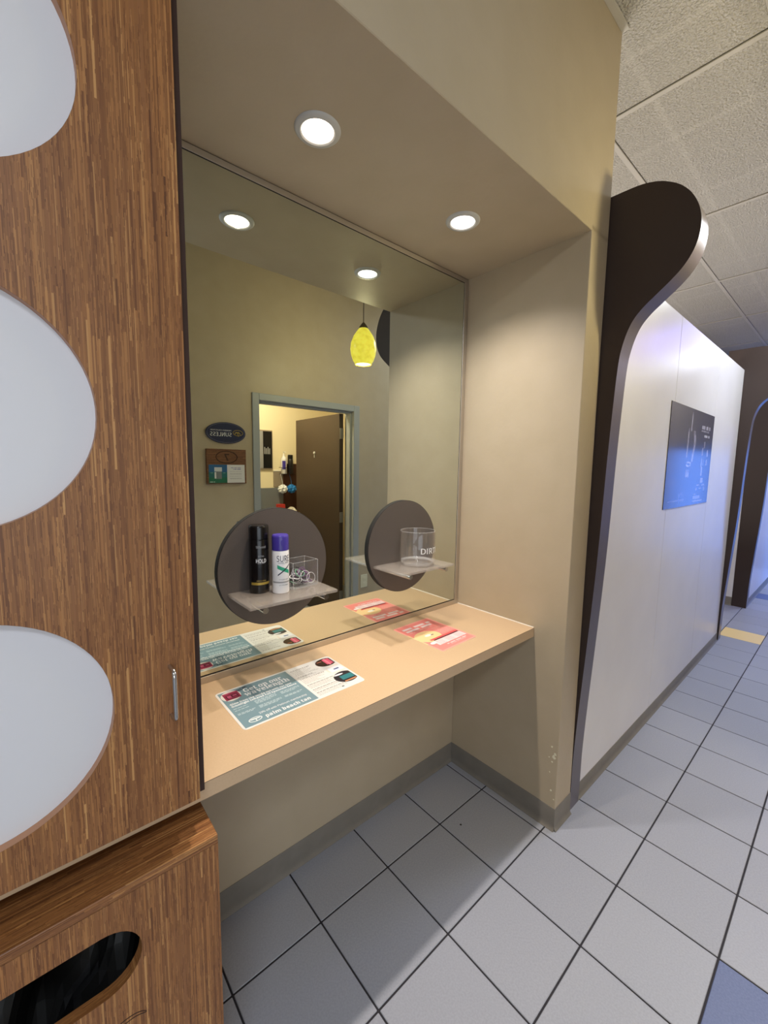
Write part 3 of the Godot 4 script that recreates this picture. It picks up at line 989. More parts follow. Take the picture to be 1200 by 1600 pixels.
func shelf_goods() -> void:
	var y := 1.1459
	var c := can("hairspray_can", "tall glossy black hairspray can reading HOLD on the clear shelf", Vector3(-1.036, y, -0.171), 0.0315, 0.218, 0.045, M.can_black, M.can_black)
	wrapped(c, "lettering", "HOLD", 0.0125, M.print_white, font_plain, 0.0317, 0.107, -0.22, 0.032)
	wrapped(c, "lettering", "EXTRA", 0.005, M.print_grey, font_sans, 0.0317, 0.121, -0.22, 0.018)
	wrapped(c, "lettering", "HAIRSPRAY", 0.0035, M.print_grey, font_sans, 0.0317, 0.0985, -0.22, 0.022)
	wrapped(c, "lettering", "TRESemmé", 0.007, M.print_grey, font_sans, 0.0317, 0.15, -0.22, 0.032)
	wrapped(c, "lettering", "FREEZE HOLD", 0.003, M.gold, font_sans, 0.0317, 0.042, -0.22, 0.03)
	var st := begin()
	curved_patch(st, 0.0317, 0.029, 0.037, -1.3, 0.9)
	part(c, "gold_band", st, M.gold)

	c = can("hairspray_can", "white aerosol can with purple cap reading SURE on the clear shelf", Vector3(-0.984, y, -0.126), 0.0268, 0.188, 0.05, M.can_white, M.cap_purple)
	var turn := -0.1
	wrapped(c, "lettering", "SURE", 0.0185, M.print_dark, font_sans, 0.027, 0.113, turn, 0.043)
	wrapped(c, "lettering", "AEROSOL SPRAY", 0.0035, M.print_grey, font_sans, 0.027, 0.1, turn, 0.036)
	st = begin()
	curved_patch(st, 0.02705, 0.082, 0.094, -0.85, 0.7, -0.02)
	part(c, "green_stripe", st, M.print_green)
	st = begin()
	curved_patch(st, 0.0271, 0.058, 0.0625, -0.8, 0.75, 0.032)
	part(c, "navy_stripe", st, M.print_dark)
	st = begin()
	curved_patch(st, 0.02705, 0.035, 0.04, -1.5, 1.0)
	part(c, "grey_band", st, M.print_grey)
	wrapped(c, "lettering", "INVISIBLE DRY", 0.0032, M.print_grey, font_sans, 0.027, 0.046, turn, 0.03)
	wrapped(c, "lettering", "ANTI-PERSPIRANT", 0.003, M.print_grey, font_sans, 0.027, 0.028, turn, 0.03)
	# hollow of the cap front
	st = begin()
	var p := stadium(-0.0055, 0.0055, -0.011, 0.011, 8)
	extrude(st, ellipse(0, 0, 0.006, 0.012, 20), Vector3(sin(-0.2) * 0.0252, 0.163, cos(-0.2) * 0.0252), Vector3(cos(-0.2), 0, -sin(-0.2)), Vector3.UP, Vector3(sin(-0.2), 0, cos(-0.2)) * 0.002)
	part(c, "cap_button", st, M.cap_purple)

	# clear box with hair ties
	var b := thing("acrylic_box", "small open clear plastic box of hair ties beside the spray cans", "box", Vector3(-0.899, y, -0.158))
	var rot := 0.12
	b.rotation.y = rot
	var hw := 0.0505
	var hd := 0.037
	var hh := 0.088
	var th := 0.0022
	boxp(b, "wall", Vector3(-hw, 0.003, hd - th), Vector3(hw, hh, hd), M.clear, 0.0003)
	boxp(b, "wall", Vector3(-hw, 0.003, -hd), Vector3(hw, hh, -hd + th), M.clear, 0.0003)
	boxp(b, "wall", Vector3(-hw, 0.003, -hd + th), Vector3(-hw + th, hh, hd - th), M.clear, 0.0003)
	boxp(b, "wall", Vector3(hw - th, 0.003, -hd + th), Vector3(hw, hh, hd - th), M.clear, 0.0003)
	boxp(b, "base", Vector3(-hw, 0.0, -hd), Vector3(hw, 0.003, hd), M.clear_edge, 0.0005)
	st = begin()
	for s in [-1.0, 1.0]:
		cbox(st, Vector3(-hw, hh, s * (hd - th / 2) - th / 2), Vector3(hw, hh + 0.0008, s * (hd - th / 2) + th / 2))
		cbox(st, Vector3(s * (hw - th / 2) - th / 2, hh, -hd + th), Vector3(s * (hw - th / 2) + th / 2, hh + 0.0008, hd - th))
		for q in [-1.0, 1.0]:
			cbox(st, Vector3(s * hw - 0.0008, 0.003, q * hd - 0.0008), Vector3(s * hw + 0.0008, hh, q * hd + 0.0008))
	part(b, "polished_edge", st, M.clear_edge)
	var cols := {"black": c8(22, 20, 24), "white": c8(226, 224, 226), "grey": c8(130, 128, 138), "purple": c8(104, 66, 112), "green": c8(96, 150, 120)}
	for k in cols:
		mat("tie_" + k, cols[k], 0.7)
	var order := ["black", "grey", "black", "purple", "black", "white", "green", "black", "grey", "black", "white", "purple", "black", "grey", "purple", "black", "white", "black", "purple", "grey", "black", "purple", "green", "black", "grey"]
	for k in order.size():
		var o := thing("hair_tie", "thin %s elastic hair tie in the clear plastic box" % order[k], "hair tie", Vector3.ZERO, "%s hair ties in the clear box" % order[k])
		st = begin()
		var path := []
		var r := rng.randf_range(0.015, 0.021)
		var e := rng.randf_range(0.6, 1.0)
		for j in 24:
			var a := TAU * j / 24
			path.append(Vector3(cos(a) * r, sin(a * 2.0 + k) * 0.003, sin(a) * r * e))
		tube(st, path, 0.0016, 6, true)
		part(o, "loop", st, M["tie_" + order[k]])
		var layer := float(k) / order.size()
		var loc := Vector3(rng.randf_range(-0.026, 0.026), 0.0075 + layer * 0.042, rng.randf_range(-0.012, 0.012))
		var tilt := rng.randf_range(0.0, 0.35) if k < 10 else rng.randf_range(0.4, 0.9)
		o.transform = Transform3D(Basis(Vector3.UP, rot), b.position) * Transform3D(Basis(Vector3.RIGHT, tilt) * Basis(Vector3.UP, rng.randf() * TAU), loc)
	# the two pale loops standing against the front
	for k in 2:
		var o := thing("hair_tie", ["white elastic hair tie standing upright against the box front, nearer the white can", "white elastic hair tie standing upright against the box front, nearer the jar"][k], "hair tie")
		st = begin()
		var path := []
		for j in 28:
			var a := TAU * j / 28
			path.append(Vector3(cos(a) * 0.0175, sin(a) * 0.0175, 0))
		tube(st, path, 0.0009, 6, true)
		part(o, "loop", st, M.tie_white)
		o.transform = Transform3D(Basis(Vector3.UP, rot), b.position) * Transform3D(Basis(Vector3.RIGHT, -0.18), [Vector3(0.006, 0.036, 0.026), Vector3(0.028, 0.026, 0.028)][k])

	# jar
	var j := thing("glass_jar", "wide clear glass jar lettered DIRTY on its own clear shelf", "jar", Vector3(-0.352, y, -0.1295))
	var R := 0.074
	var H := 0.143
	st = begin()
	lathe(st, [Vector2(0, 0.001), Vector2(R - 0.006, 0.0), Vector2(R - 0.002, 0.001), Vector2(R, 0.006), Vector2(R, H - 0.002), Vector2(R - 0.001, H), Vector2(R - 0.003, H), Vector2(R - 0.0035, H - 0.002), Vector2(R - 0.0035, 0.016), Vector2(R - 0.008, 0.01), Vector2(0, 0.009)], 64)
	part(j, "glass", st, M.clear)
	st = begin()
	lathe(st, [Vector2(R - 0.0005, H - 0.0005), Vector2(R - 0.001, H + 0.0006), Vector2(R - 0.003, H + 0.0006), Vector2(R - 0.0035, H - 0.0005)], 64)
	part(j, "rim", st, M.clear_edge)
	st = begin()
	lathe(st, [Vector2(R - 0.012, 0.0092), Vector2(R - 0.007, 0.0098), Vector2(R - 0.0045, 0.0135), Vector2(R - 0.004, 0.017)], 64)
	part(j, "base_ring", st, M.clear_edge)
	wrapped(j, "lettering", "DIRTY", 0.0235, M.print_white, font_plain, R + 0.0004, 0.068, 0.04, 0.1)

# ---------------------------------------------------------------- printed sheets on the counter
func sheet(called: String, label: String, x0: float, x1: float, z0: float, z1: float, r: float, im: Image, turn := 0.0) -> Node3D:
	var c := Vector3((x0 + x1) / 2, Y_COUNTER + 0.0001, (z0 + z1) / 2)
	var t := thing(called, label, "flyer", c)
	t.rotation.y = turn
	var w := (x1 - x0) / 2
	var d := (z1 - z0) / 2
	var pts := PackedVector2Array()
	for q in [[1, 1, 0], [-1, 1, 1], [-1, -1, 2], [1, -1, 3]]:
		for k in 7:
			var a: float = PI / 2 * (q[2] + k / 6.0)
			pts.append(Vector2(q[0] * (w - r) + r * cos(a), q[1] * (d - r) + r * sin(a)))
	var m := StandardMaterial3D.new()
	m.resource_name = called + "_print"
	m.albedo_texture = tex(im)
	m.roughness = 0.3
	var st := begin()
	var tri := Geometry2D.triangulate_polygon(pts)
	for k in range(0, tri.size(), 3):
		var p := []
		var uv := []
		for e in 3:
			var q := pts[tri[k + e]]
			p.append(Vector3(q.x, 0.0006, q.y))
			uv.append(Vector2(0.5 + q.x / (2 * w), 0.5 + q.y / (2 * d)))
		poly(st, p, Vector3.UP, uv)
	part(t, "print", st, m)
	st = begin()
	extrude(st, pts, Vector3.ZERO, Vector3.RIGHT, Vector3.BACK, Vector3.UP * 0.0005)
	part(t, "lamination", st, M.paper_white)
	return t

func flyers() -> void:
	# wide sheet: teal advert with a white price side
	var W := 1100
	var H := 600
	var im := Image.create(W, H, false, Image.FORMAT_RGB8)
	im.fill(c8(232, 230, 226))
	var teal := c8(124, 152, 162)
	im.fill_rect(Rect2i(18, 18, 610, H - 36), teal)
	oval_fill(im, 100, 100, 78, 80, c8(228, 222, 214))
	im.fill_rect(Rect2i(44, 46, 122, 112), c8(148, 40, 74))
	im.fill_rect(Rect2i(58, 84, 94, 66), c8(92, 20, 44))
	im.fill_rect(Rect2i(68, 92, 30, 34), c8(186, 84, 118))
	im.fill_rect(Rect2i(112, 96, 32, 18), c8(196, 96, 128))
	im.fill_rect(Rect2i(70, 130, 74, 10), c8(170, 60, 96))
	im.fill_rect(Rect2i(50, 50, 110, 8), c8(196, 90, 126))
	var pale := c8(208, 222, 226)
	for b in [[40, 300, 150], [40, 330, 150], [210, 290, 390], [210, 304, 390], [210, 318, 390], [210, 332, 340], [430, 300, 600], [430, 314, 600], [430, 328, 560], [40, 380, 180], [40, 394, 160], [210, 374, 400], [210, 388, 400], [210, 402, 360], [430, 376, 590], [430, 390, 570]]:
		greek(im, b[0], b[2], b[1], 6, pale)
	# palm emblem beside the name
	oval_fill(im, 120, 520, 52, 30, c8(236, 240, 240))
	oval_fill(im, 120, 520, 44, 23, teal)
	oval_fill(im, 104, 512, 22, 8, c8(236, 240, 240))
	oval_fill(im, 138, 514, 22, 7, c8(236, 240, 240))
	im.fill_rect(Rect2i(118, 512, 7, 34), c8(236, 240, 240))
	# white side
	var ink := c8(150, 146, 142)
	for k in 34:
		var y := 56 + k * 15
		var dark := k in [0, 9, 12, 20, 26, 30]
		var x1 := rng.randi_range(800, 900) if y < 330 else rng.randi_range(860, 1010)
		if k in [8, 11, 19, 25, 29]:
			continue
		greek(im, 655, x1, y, 6 if dark else 4, c8(70, 62, 60) if dark else ink)
	# three picture ovals at the right edge
	for o in [[1012, 98, 104, 78, c8(52, 26, 22)], [1020, 262, 100, 72, c8(236, 222, 210)], [1006, 432, 112, 96, c8(40, 34, 44)]]:
		oval_fill(im, o[0], o[1], o[2], o[3], o[4])
	im.fill_rect(Rect2i(1000, 40, 70, 110), c8(226, 92, 122))
	im.fill_rect(Rect2i(1018, 32, 20, 130), c8(240, 140, 156))
	im.fill_rect(Rect2i(934, 60, 50, 12), c8(206, 120, 90))
	im.fill_rect(Rect2i(944, 212, 140, 96), c8(232, 234, 240))
	im.fill_rect(Rect2i(992, 254, 54, 18), c8(40, 66, 128))
	im.fill_rect(Rect2i(950, 404, 128, 70), c8(48, 122, 128))
	oval_fill(im, 968, 372, 48, 13, c8(238, 238, 244))
	im.fill_rect(Rect2i(950, 494, 120, 18), c8(206, 142, 96))
	im.fill_rect(Rect2i(1082, 0, 18, H), c8(232, 230, 226))
	oval_fill(im, 888, 556, 14, 8, c8(80, 96, 100))
	var f := sheet("advert_sheet", "wide laminated teal and white advert sheet with rounded corners on the counter", -1.2, -0.796, -0.138, 0.084, 0.012, im, 0.006)
	var flat := Basis(Vector3.RIGHT, -PI / 2)
	var ux := 0.404 / W
	var P := func(px: float, py: float) -> Vector3: return Vector3((px - W / 2.0) * ux, 0.0009, (py - H / 2.0) * 0.222 / H)
	text(f, "heading", "Get on our", 0.0205, M.print_white, font_serif, P.call(202, 96), flat, false, 0.125)
	text(f, "heading", "wavelength", 0.0205, M.print_white, font_serif, P.call(190, 158), flat, false, 0.146)
	text(f, "small_heading", "Glow from the inside out with our new", 0.0085, M.print_white, font_bold, P.call(40, 230), flat, false, 0.195)
	text(f, "small_heading", "Omnilight Infrared Full Spectrum Sauna", 0.0085, M.print_white, font_bold, P.call(40, 264), flat, false, 0.205)
	text(f, "small_heading", "20% off with Platinum membership", 0.008, M.print_white, font_sans, P.call(170, 470), flat, false, 0.15)
	text(f, "shop_name", "palm beach tan", 0.0145, M.print_white, font_bold, P.call(190, 532), flat, false, 0.14)
	text(f, "handwriting", "NEW!", 0.0125, M.print_dark, font_sans, P.call(168, 62), flat * Basis(Vector3.BACK, 0.25), false, 0.03)

	# pink letter-size sheet
	W = 640
	H = 820
	im = Image.create(W, H, false, Image.FORMAT_RGB8)
	im.fill(c8(250, 168, 156))
	for k in 5:
		im.fill_rect(Rect2i(24 + k * 0, 24, W - 48, H - 48), c8(247, 142, 136))
	greek(im, 70, 560, 92, 44, c8(250, 226, 226))
	greek(im, 70, 520, 158, 44, c8(250, 226, 226))
	greek(im, 70, 480, 228, 12, c8(248, 190, 186))
	oval_fill(im, 190, 430, 190, 150, c8(252, 214, 158))
	im.fill_rect(Rect2i(0, 260, 18, 330), c8(252, 214, 158))
	oval_fill(im, 210, 410, 56, 26, c8(246, 244, 240))
	oval_fill(im, 270, 424, 24, 12, c8(120, 110, 110))
	for y in range(290, 470, 22):
		greek(im, 400, 600, y, 8, c8(248, 176, 166))
	im.fill_rect(Rect2i(120, 512, 490, 34), c8(226, 92, 92))
	im.fill_rect(Rect2i(150, 546, 450, 22), c8(70, 34, 52))
	im.fill_rect(Rect2i(110, 572, 500, 116), c8(250, 222, 224))
	for y in range(588, 680, 18):
		for x in [140, 300, 470]:
			greek(im, x, x + 110, y, 5, c8(216, 150, 160))
	oval_fill(im, 90, 600, 44, 28, c8(248, 244, 240))
	greek(im, 200, 560, 712, 18, c8(250, 214, 214))
	greek(im, 240, 520, 742, 10, c8(250, 190, 190))
	oval_fill(im, 596, 640, 8, 8, c8(252, 230, 230))
	sheet("coral_flyer", "coral pink letter-size flyer with a pale table, flat on the counter", -0.447, -0.23, -0.172, 0.101, 0.01, im, 0.03)

# ---------------------------------------------------------------- wall opposite, seen in the mirror
func opposite_wall() -> void:
	var w := struct("wall_front", "tan painted corridor wall opposite the mirror, with a doorway", "wall")
	var t := 0.12
	for r in [[-0.8, -0.2, -0.02, Y_CEIL], [0.785, X_FAR, -0.02, Y_CEIL], [-0.2, 0.785, 2.08, Y_CEIL]]:
		boxp(w, "plaster", Vector3(r[0], r[2], Z_OPP), Vector3(r[1], r[3], Z_OPP + t), M.paint)
	var b := struct("baseboard_front", "grey vinyl cove base along the wall opposite the mirror", "baseboard")
	base_run(b, "strip", Vector3(-0.8, 0, Z_OPP), Vector3(-0.228, 0, Z_OPP), Vector3.FORWARD)
	base_run(b, "strip", Vector3(0.811, 0, Z_OPP), Vector3(6.1, 0, Z_OPP), Vector3.FORWARD)
	# door frame
	var f := struct("trim_1", "grey steel door frame round the open doorway", "door frame")
	var z0 := Z_OPP - 0.012
	var z1 := Z_OPP + t + 0.012
	boxp(f, "jamb", Vector3(-0.228, 0, z0), Vector3(-0.172, 2.107, z1), M.door_frame, 0.003)
	boxp(f, "jamb", Vector3(0.745, 0, z0), Vector3(0.811, 2.107, z1), M.door_frame, 0.003)
	boxp(f, "head", Vector3(-0.172, 2.053, z0), Vector3(0.745, 2.107, z1), M.door_frame, 0.003)
	boxp(f, "stop", Vector3(0.728, 0, z0 + 0.04), Vector3(0.745, 2.053, z1 - 0.045), M.door_frame, 0.002)
	boxp(f, "stop", Vector3(-0.172, 0, z0 + 0.04), Vector3(-0.155, 2.053, z1 - 0.045), M.door_frame, 0.002)
	boxp(f, "stop", Vector3(-0.155, 2.036, z0 + 0.04), Vector3(0.728, 2.053, z1 - 0.045), M.door_frame, 0.002)
	# door leaf standing open into the room
	var d := struct("door_1", "dark brown flush door standing open into the side room", "door")
	d.position = Vector3(0.735, 0.008, z1 + 0.006)
	d.rotation.y = deg_to_rad(-88.0)
	boxp(d, "leaf", Vector3(0.004, 0, 0.0), Vector3(0.888, 2.035, 0.044), M.door_brown, 0.002).rotation.y = 0.0
	for y in [0.22, 1.0, 1.8]:
		boxp(d, "hinge", Vector3(-0.006, y, 0.004), Vector3(0.0038, y + 0.1, 0.042), M.steel, 0.001)
	var st := begin()
	lathe(st, [Vector2(0.026, 0.0), Vector2(0.026, 0.006), Vector2(0.012, 0.01), Vector2(0.011, 0.03), Vector2(0.02, 0.036), Vector2(0.025, 0.05), Vector2(0.02, 0.062), Vector2(0, 0.065)], 24)
	var k := part(d, "knob", st, M.steel)
	k.position = Vector3(0.82, 1.0, 0.044)
	k.rotation.x = PI / 2
	# small pale figure mark on the leaf (both faces)
	st = begin()
	lathe(st, [Vector2(0, -0.014), Vector2(0.011, -0.008), Vector2(0.012, 0.006), Vector2(0.007, 0.013), Vector2(0, 0.015)], 16, Vector3(0, 0.02, 0))
	cbox(st, Vector3(-0.007, -0.028, -0.002), Vector3(0.007, 0.006, 0.002), 0.001)
	var hk := part(d, "robe_hook", st, M.white_metal)
	hk.position = Vector3(0.47, 1.655, 0.05)
	# turn the leaf so that it reaches into the room (local x runs into +z)
	# oval sign
	var s := thing("oval_sign", "dark blue oval wall sign reading SUNLESS beside the doorway", "sign", Vector3(-0.435, 1.784, Z_OPP))
	s.rotation.y = PI
	st = begin()
	extrude(st, ellipse(0, 0, 0.147, 0.078, 72), Vector3.ZERO, Vector3.RIGHT, Vector3.UP, Vector3.BACK * 0.012)
	part(s, "plate", st, M.sign_blue)
	st = begin()
	var ring := []
	for q in ellipse(0, 0, 0.139, 0.0705, 72):
		ring.append(Vector3(q.x, q.y, 0.0122))
	tube(st, ring, 0.0014, 6, true)
	part(s, "border_line", st, M.sign_rim)
	text(s, "lettering", "SUNLESS", 0.027, M.print_white, font_sans, Vector3(0.038, -0.012, 0.0125), Basis.IDENTITY, true, 0.155)
	text(s, "lettering", "PREMIER COLLECTION", 0.008, M.print_white, font_sans, Vector3(0.038, 0.018, 0.0125), Basis.IDENTITY, true, 0.15)
	var e := Node3D.new()
	e.name = "palm_emblem"
	s.add_child(e)
	e.position = Vector3(-0.088, 0.004, 0.0125)
	st = begin()
	ring = []
	for q in ellipse(0, 0, 0.037, 0.02, 40):
		ring.append(Vector3(q.x, q.y, 0))
	tube(st, ring, 0.002, 6, true)
	for a in [-0.4, 0.35, 0.9, 2.2, 2.8, 3.5]:
		var pth := []
		for q in 6:
			var u := q / 5.0
			pth.append(Vector3(0.004 + cos(a) * 0.024 * u, -0.001 + sin(a) * 0.014 * u - 0.012 * u * u + 0.004, 0))
		tube(st, pth, 0.0017, 5)
	tube(st, [Vector3(0.004, 0.002, 0), Vector3(0.001, -0.012, 0), Vector3(-0.004, -0.026, 0)], 0.003, 6)
	part(e, "emblem_line", st, M.gold)
	# wooden plaque
	s = thing("room_plaque", "square wooden plaque with a carved 7 and a printed card, under the oval sign", "sign", Vector3(-0.4375, 1.537, Z_OPP))
	s.rotation.y = PI
	boxp(s, "board", Vector3(-0.1475, -0.128, 0), Vector3(0.1475, 0.128, 0.018), M.plaque_wood, 0.002)
	st = begin()
	ring = []
	for q in ellipse(0.0, 0.069, 0.078, 0.044, 56):
		ring.append(Vector3(q.x, q.y, 0.018))
	tube(st, ring, 0.0028, 6, true)
	part(s, "carved_oval", st, M.engraved)
	text(s, "carved_number", "7", 0.05, M.engraved, font_bold, Vector3(0.0, 0.067, 0.0184))
	var im := Image.create(536, 272, false, Image.FORMAT_RGB8)
	im.fill(c8(226, 224, 222))
	im.fill_rect(Rect2i(268, 0, 268, 272), c8(34, 110, 112))
	im.fill_rect(Rect2i(268, 0, 268, 110), c8(40, 100, 150))
	im.fill_rect(Rect2i(268, 190, 268, 82), c8(30, 112, 84))
	im.fill_rect(Rect2i(345, 40, 110, 60), c8(222, 226, 228))
	im.fill_rect(Rect2i(350, 100, 84, 112), c8(124, 130, 132))
	im.fill_rect(Rect2i(430, 110, 24, 96), c8(228, 230, 230))
	for k2 in 4:
		im.fill_rect(Rect2i(356 + k2 * 24, 44, 4, 52), c8(150, 156, 158))
	greek(im, 296, 330, 120, 5, c8(180, 210, 214))
	greek(im, 476, 510, 120, 5, c8(180, 210, 214))
	greek(im, 450, 520, 252, 8, c8(214, 230, 220))
	greek(im, 60, 210, 40, 10, c8(150, 140, 190))
	greek(im, 60, 180, 62, 10, c8(120, 112, 176))
	for y in [100, 130, 140, 170, 200, 210]:
		greek(im, 50, 230, y, 5, c8(160, 158, 160))
	var m := StandardMaterial3D.new()
	m.resource_name = "plaque_card_print"
	m.albedo_texture = tex(im)
	m.roughness = 0.35
	st = begin()
	var q0 := [Vector3(-0.134, -0.122, 0.0192), Vector3(0.134, -0.122, 0.0192), Vector3(0.134, 0.013, 0.0192), Vector3(-0.134, 0.013, 0.0192)]
	poly(st, q0, Vector3.BACK, [Vector2(0, 1), Vector2(1, 1), Vector2(1, 0), Vector2(0, 0)])
	part(s, "card", st, m)
	# socket cover
	s = thing("wall_socket", "ivory wall socket cover plate low on the wall beside the doorway", "socket", Vector3(0.885, 0.43, Z_OPP))
	s.rotation.y = PI
	boxp(s, "plate", Vector3(-0.042, -0.065, 0), Vector3(0.042, 0.065, 0.006), M.plate_ivory, 0.003)
	for y in [-0.026, 0.026]:
		boxp(s, "outlet", Vector3(-0.017, y - 0.014, 0.006), Vector3(0.017, y + 0.014, 0.0085), M.plate_ivory, 0.002)
	# pendant lamp over the corridor
	var p := thing("pendant_lamp", "yellow marbled glass pendant lamp, egg shaped, hanging on a thin cord", "lamp", Vector3(0.294, 2.275, 0.9))
	st = begin()
	lathe(st, [Vector2(0.056, 0.0), Vector2(0.074, 0.028), Vector2(0.087, 0.065), Vector2(0.093, 0.105), Vector2(0.088, 0.15), Vector2(0.07, 0.195), Vector2(0.045, 0.232), Vector2(0.03, 0.25)], 40)
	var g := mat("pendant_glass", Color.WHITE, 0.3)
	g.albedo_texture = noise_tex(0.012, c8(218, 202, 58), c8(250, 236, 92), 512, 5, 43)
	g.emission_enabled = true
	g.emission_texture = g.albedo_texture
	g.emission = Color.BLACK
	g.emission_energy_multiplier = 0.95
	triplanar(g, 3.0, false)
	part(p, "glass_shade", st, g)
	st = begin()
	lathe(st, [Vector2(0, 0.008), Vector2(0.03, 0.005), Vector2(0.055, 0.006)], 32)
	var w2 := mat("pendant_bulb_glow", Color.WHITE, 0.5)
	w2.emission_enabled = true
	w2.emission = Color(1.0, 0.95, 0.85)
	w2.emission_energy_multiplier = 4.0
	part(p, "bulb_face", st, w2)
	st = begin()
	lathe(st, [Vector2(0.034, 0.242), Vector2(0.03, 0.258), Vector2(0.014, 0.28), Vector2(0.005, 0.29), Vector2(0, 0.291)], 28)
	part(p, "cap", st, M.pendant_cap)
	st = begin()
	tube(st, [Vector3(0, 0.288, 0), Vector3(0, 0.6, 0), Vector3(0, Y_CEIL - 2.275 - 0.03, 0)], 0.0035, 8)
	part(p, "cord", st, M.pendant_cap)
	st = begin()
	lathe(st, [Vector2(0, Y_CEIL - 2.275 - 0.035), Vector2(0.03, Y_CEIL - 2.275 - 0.034), Vector2(0.055, Y_CEIL - 2.275 - 0.02), Vector2(0.06, Y_CEIL - 2.275 - 0.007)], 32)
	part(p, "canopy", st, M.pendant_cap)
	var l := OmniLight3D.new()
	l.name = "bulb_light"
	l.light_color = Color(1.0, 0.94, 0.74)
	l.light_energy = 0.26
	l.light_size = 0.03
	l.omni_range = 14.0
	l.omni_attenuation = 2.0
	l.shadow_enabled = true
	p.add_child(l)
	l.position = Vector3(0, 0.1, 0)

# ---------------------------------------------------------------- room behind the doorway
func side_room() -> void:
	var z0 := Z_OPP + 0.12
	var z1 := 2.97
	var w := struct("wall_room", "warm cream walls of the side room behind the doorway", "wall")
	boxp(w, "plaster", Vector3(-0.6, -0.02, z1), Vector3(1.5, 2.75, z1 + 0.1), M.room_paint)
	boxp(w, "plaster", Vector3(-0.7, -0.02, z0), Vector3(-0.6, 2.75, z1 + 0.1), M.room_paint)
	boxp(w, "plaster", Vector3(1.5, -0.02, z0), Vector3(1.6, 2.75, z1 + 0.1), M.room_paint)
	boxp(w, "room_ceiling", Vector3(-0.7, 2.75, z0), Vector3(1.6, 2.85, z1 + 0.1), M.room_paint)
	boxp(w, "room_floor", Vector3(-0.7, -0.1, z0 + 0.09), Vector3(1.6, -0.001, z1 + 0.1), M.tile)
	boxp(w, "wainscot_panel", Vector3(-0.59, 0.0, z1 - 0.012), Vector3(0.74, 1.29, z1), M.wainscot, 0.003)
	var t := thing("room_ceiling_light", "round ceiling light in the side room behind the doorway", "ceiling light", Vector3(0.2, 2.75, 2.25))
	var st := begin()
	lathe(st, [Vector2(0, -0.05), Vector2(0.1, -0.046), Vector2(0.15, -0.03), Vector2(0.17, 0.0)], 36)
	var g := mat("room_light_glow", Color.WHITE, 0.5)
	g.emission_enabled = true
	g.emission = WARM
	g.emission_energy_multiplier = 2.0
	part(t, "diffuser", st, g)
	area(t, Vector3(0, -0.06, 0), Vector3(-PI / 2, 0, 0), Vector2(0.3, 0.3), WARM, 3.0)
	# framed dark picture
	t = thing("framed_notice", "tall black notice with pale products in a grey frame, through the doorway", "picture", Vector3(0.505, 1.505, z1))
	boxp(t, "frame", Vector3(-0.085, 0, -0.02), Vector3(0.085, 0.44, 0), M.taupe, 0.003)
	boxp(t, "black_sheet", Vector3(-0.03, 0.012, -0.023), Vector3(0.075, 0.425, -0.02), M.black)
	boxp(t, "pale_sheet", Vector3(-0.075, 0.012, -0.022), Vector3(-0.033, 0.425, -0.02), M.print_grey)
	for k in 4:
		boxp(t, "printed_bottle", Vector3(-0.02 + k * 0.02, 0.17, -0.0245), Vector3(-0.008 + k * 0.02, 0.25 - 0.015 * (k % 2), -0.023), M.print_grey, 0.001)
	# panel
	t = thing("tile_panel", "taupe panel with a pale top edge behind the wire rack, through the doorway", "panel", Vector3(0.66, 1.3, z1))
	boxp(t, "face", Vector3(-0.06, 0, -0.014), Vector3(0.06, 0.18, 0), M.taupe, 0.002)
	boxp(t, "top_edge", Vector3(-0.06, 0.18, -0.018), Vector3(0.06, 0.195, 0), M.tissue, 0.002)
	# brown board
	t = thing("brown_board", "dark brown upright board beside the open door, behind the bath poufs", "board", Vector3(0.8, 0.95, z1))
	boxp(t, "face", Vector3(-0.08, 0, -0.02), Vector3(0.1, 0.62, 0), M.board_brown, 0.003)
	# wire rack
	t = thing("wire_rack", "thin black wire rack holding two bottles on the side room wall", "rack", Vector3(0.757, 1.45, z1 - 0.021))
	for y in [0.0, 0.075]:
		st = begin()
		tube(st, [Vector3(-0.092, y, 0), Vector3(-0.092, y, -0.075), Vector3(0.092, y, -0.075), Vector3(0.092, y, 0)], 0.0025, 6)
		part(t, "wire", st, M.black)
	for x in [-0.092, -0.046, 0.0, 0.046, 0.092]:
		st = begin()
		tube(st, [Vector3(x, 0.075, -0.075), Vector3(x, 0.0, -0.075), Vector3(x, 0.0, -0.002)], 0.002, 6)
		part(t, "wire", st, M.black)
	# bottles
	t = thing("lotion_bottle", "white pump lotion bottle with a purple label in the wire rack", "bottle", Vector3(0.708, 1.453, z1 - 0.058))
	st = begin()
	lathe(st, [Vector2(0, 0), Vector2(0.03, 0), Vector2(0.033, 0.006), Vector2(0.033, 0.16), Vector2(0.028, 0.185), Vector2(0.013, 0.2), Vector2(0.012, 0.215), Vector2(0, 0.216)], 28)
	part(t, "body", st, M.can_white)
	st = begin()
	lathe(st, [Vector2(0.012, 0.215), Vector2(0.012, 0.226), Vector2(0.005, 0.228), Vector2(0.005, 0.245), Vector2(0, 0.246)], 20)
	cbox(st, Vector3(-0.008, 0.245, -0.04), Vector3(0.008, 0.253, 0.008), 0.002)
	part(t, "pump", st, M.print_white)
	st = begin()
	curved_patch(st, 0.0334, 0.05, 0.15, PI - 0.2, PI + 1.0)
	part(t, "label", st, M.cap_purple)
	t = thing("lotion_bottle", "tall black bottle in the wire rack beside the white pump bottle", "bottle", Vector3(0.792, 1.453, z1 - 0.058))
	st = begin()
	lathe(st, [Vector2(0, 0), Vector2(0.028, 0), Vector2(0.031, 0.005), Vector2(0.031, 0.17), Vector2(0.029, 0.173), Vector2(0.03, 0.178), Vector2(0.03, 0.218), Vector2(0.026, 0.222), Vector2(0, 0.223)], 28)
	part(t, "body", st, M.black)
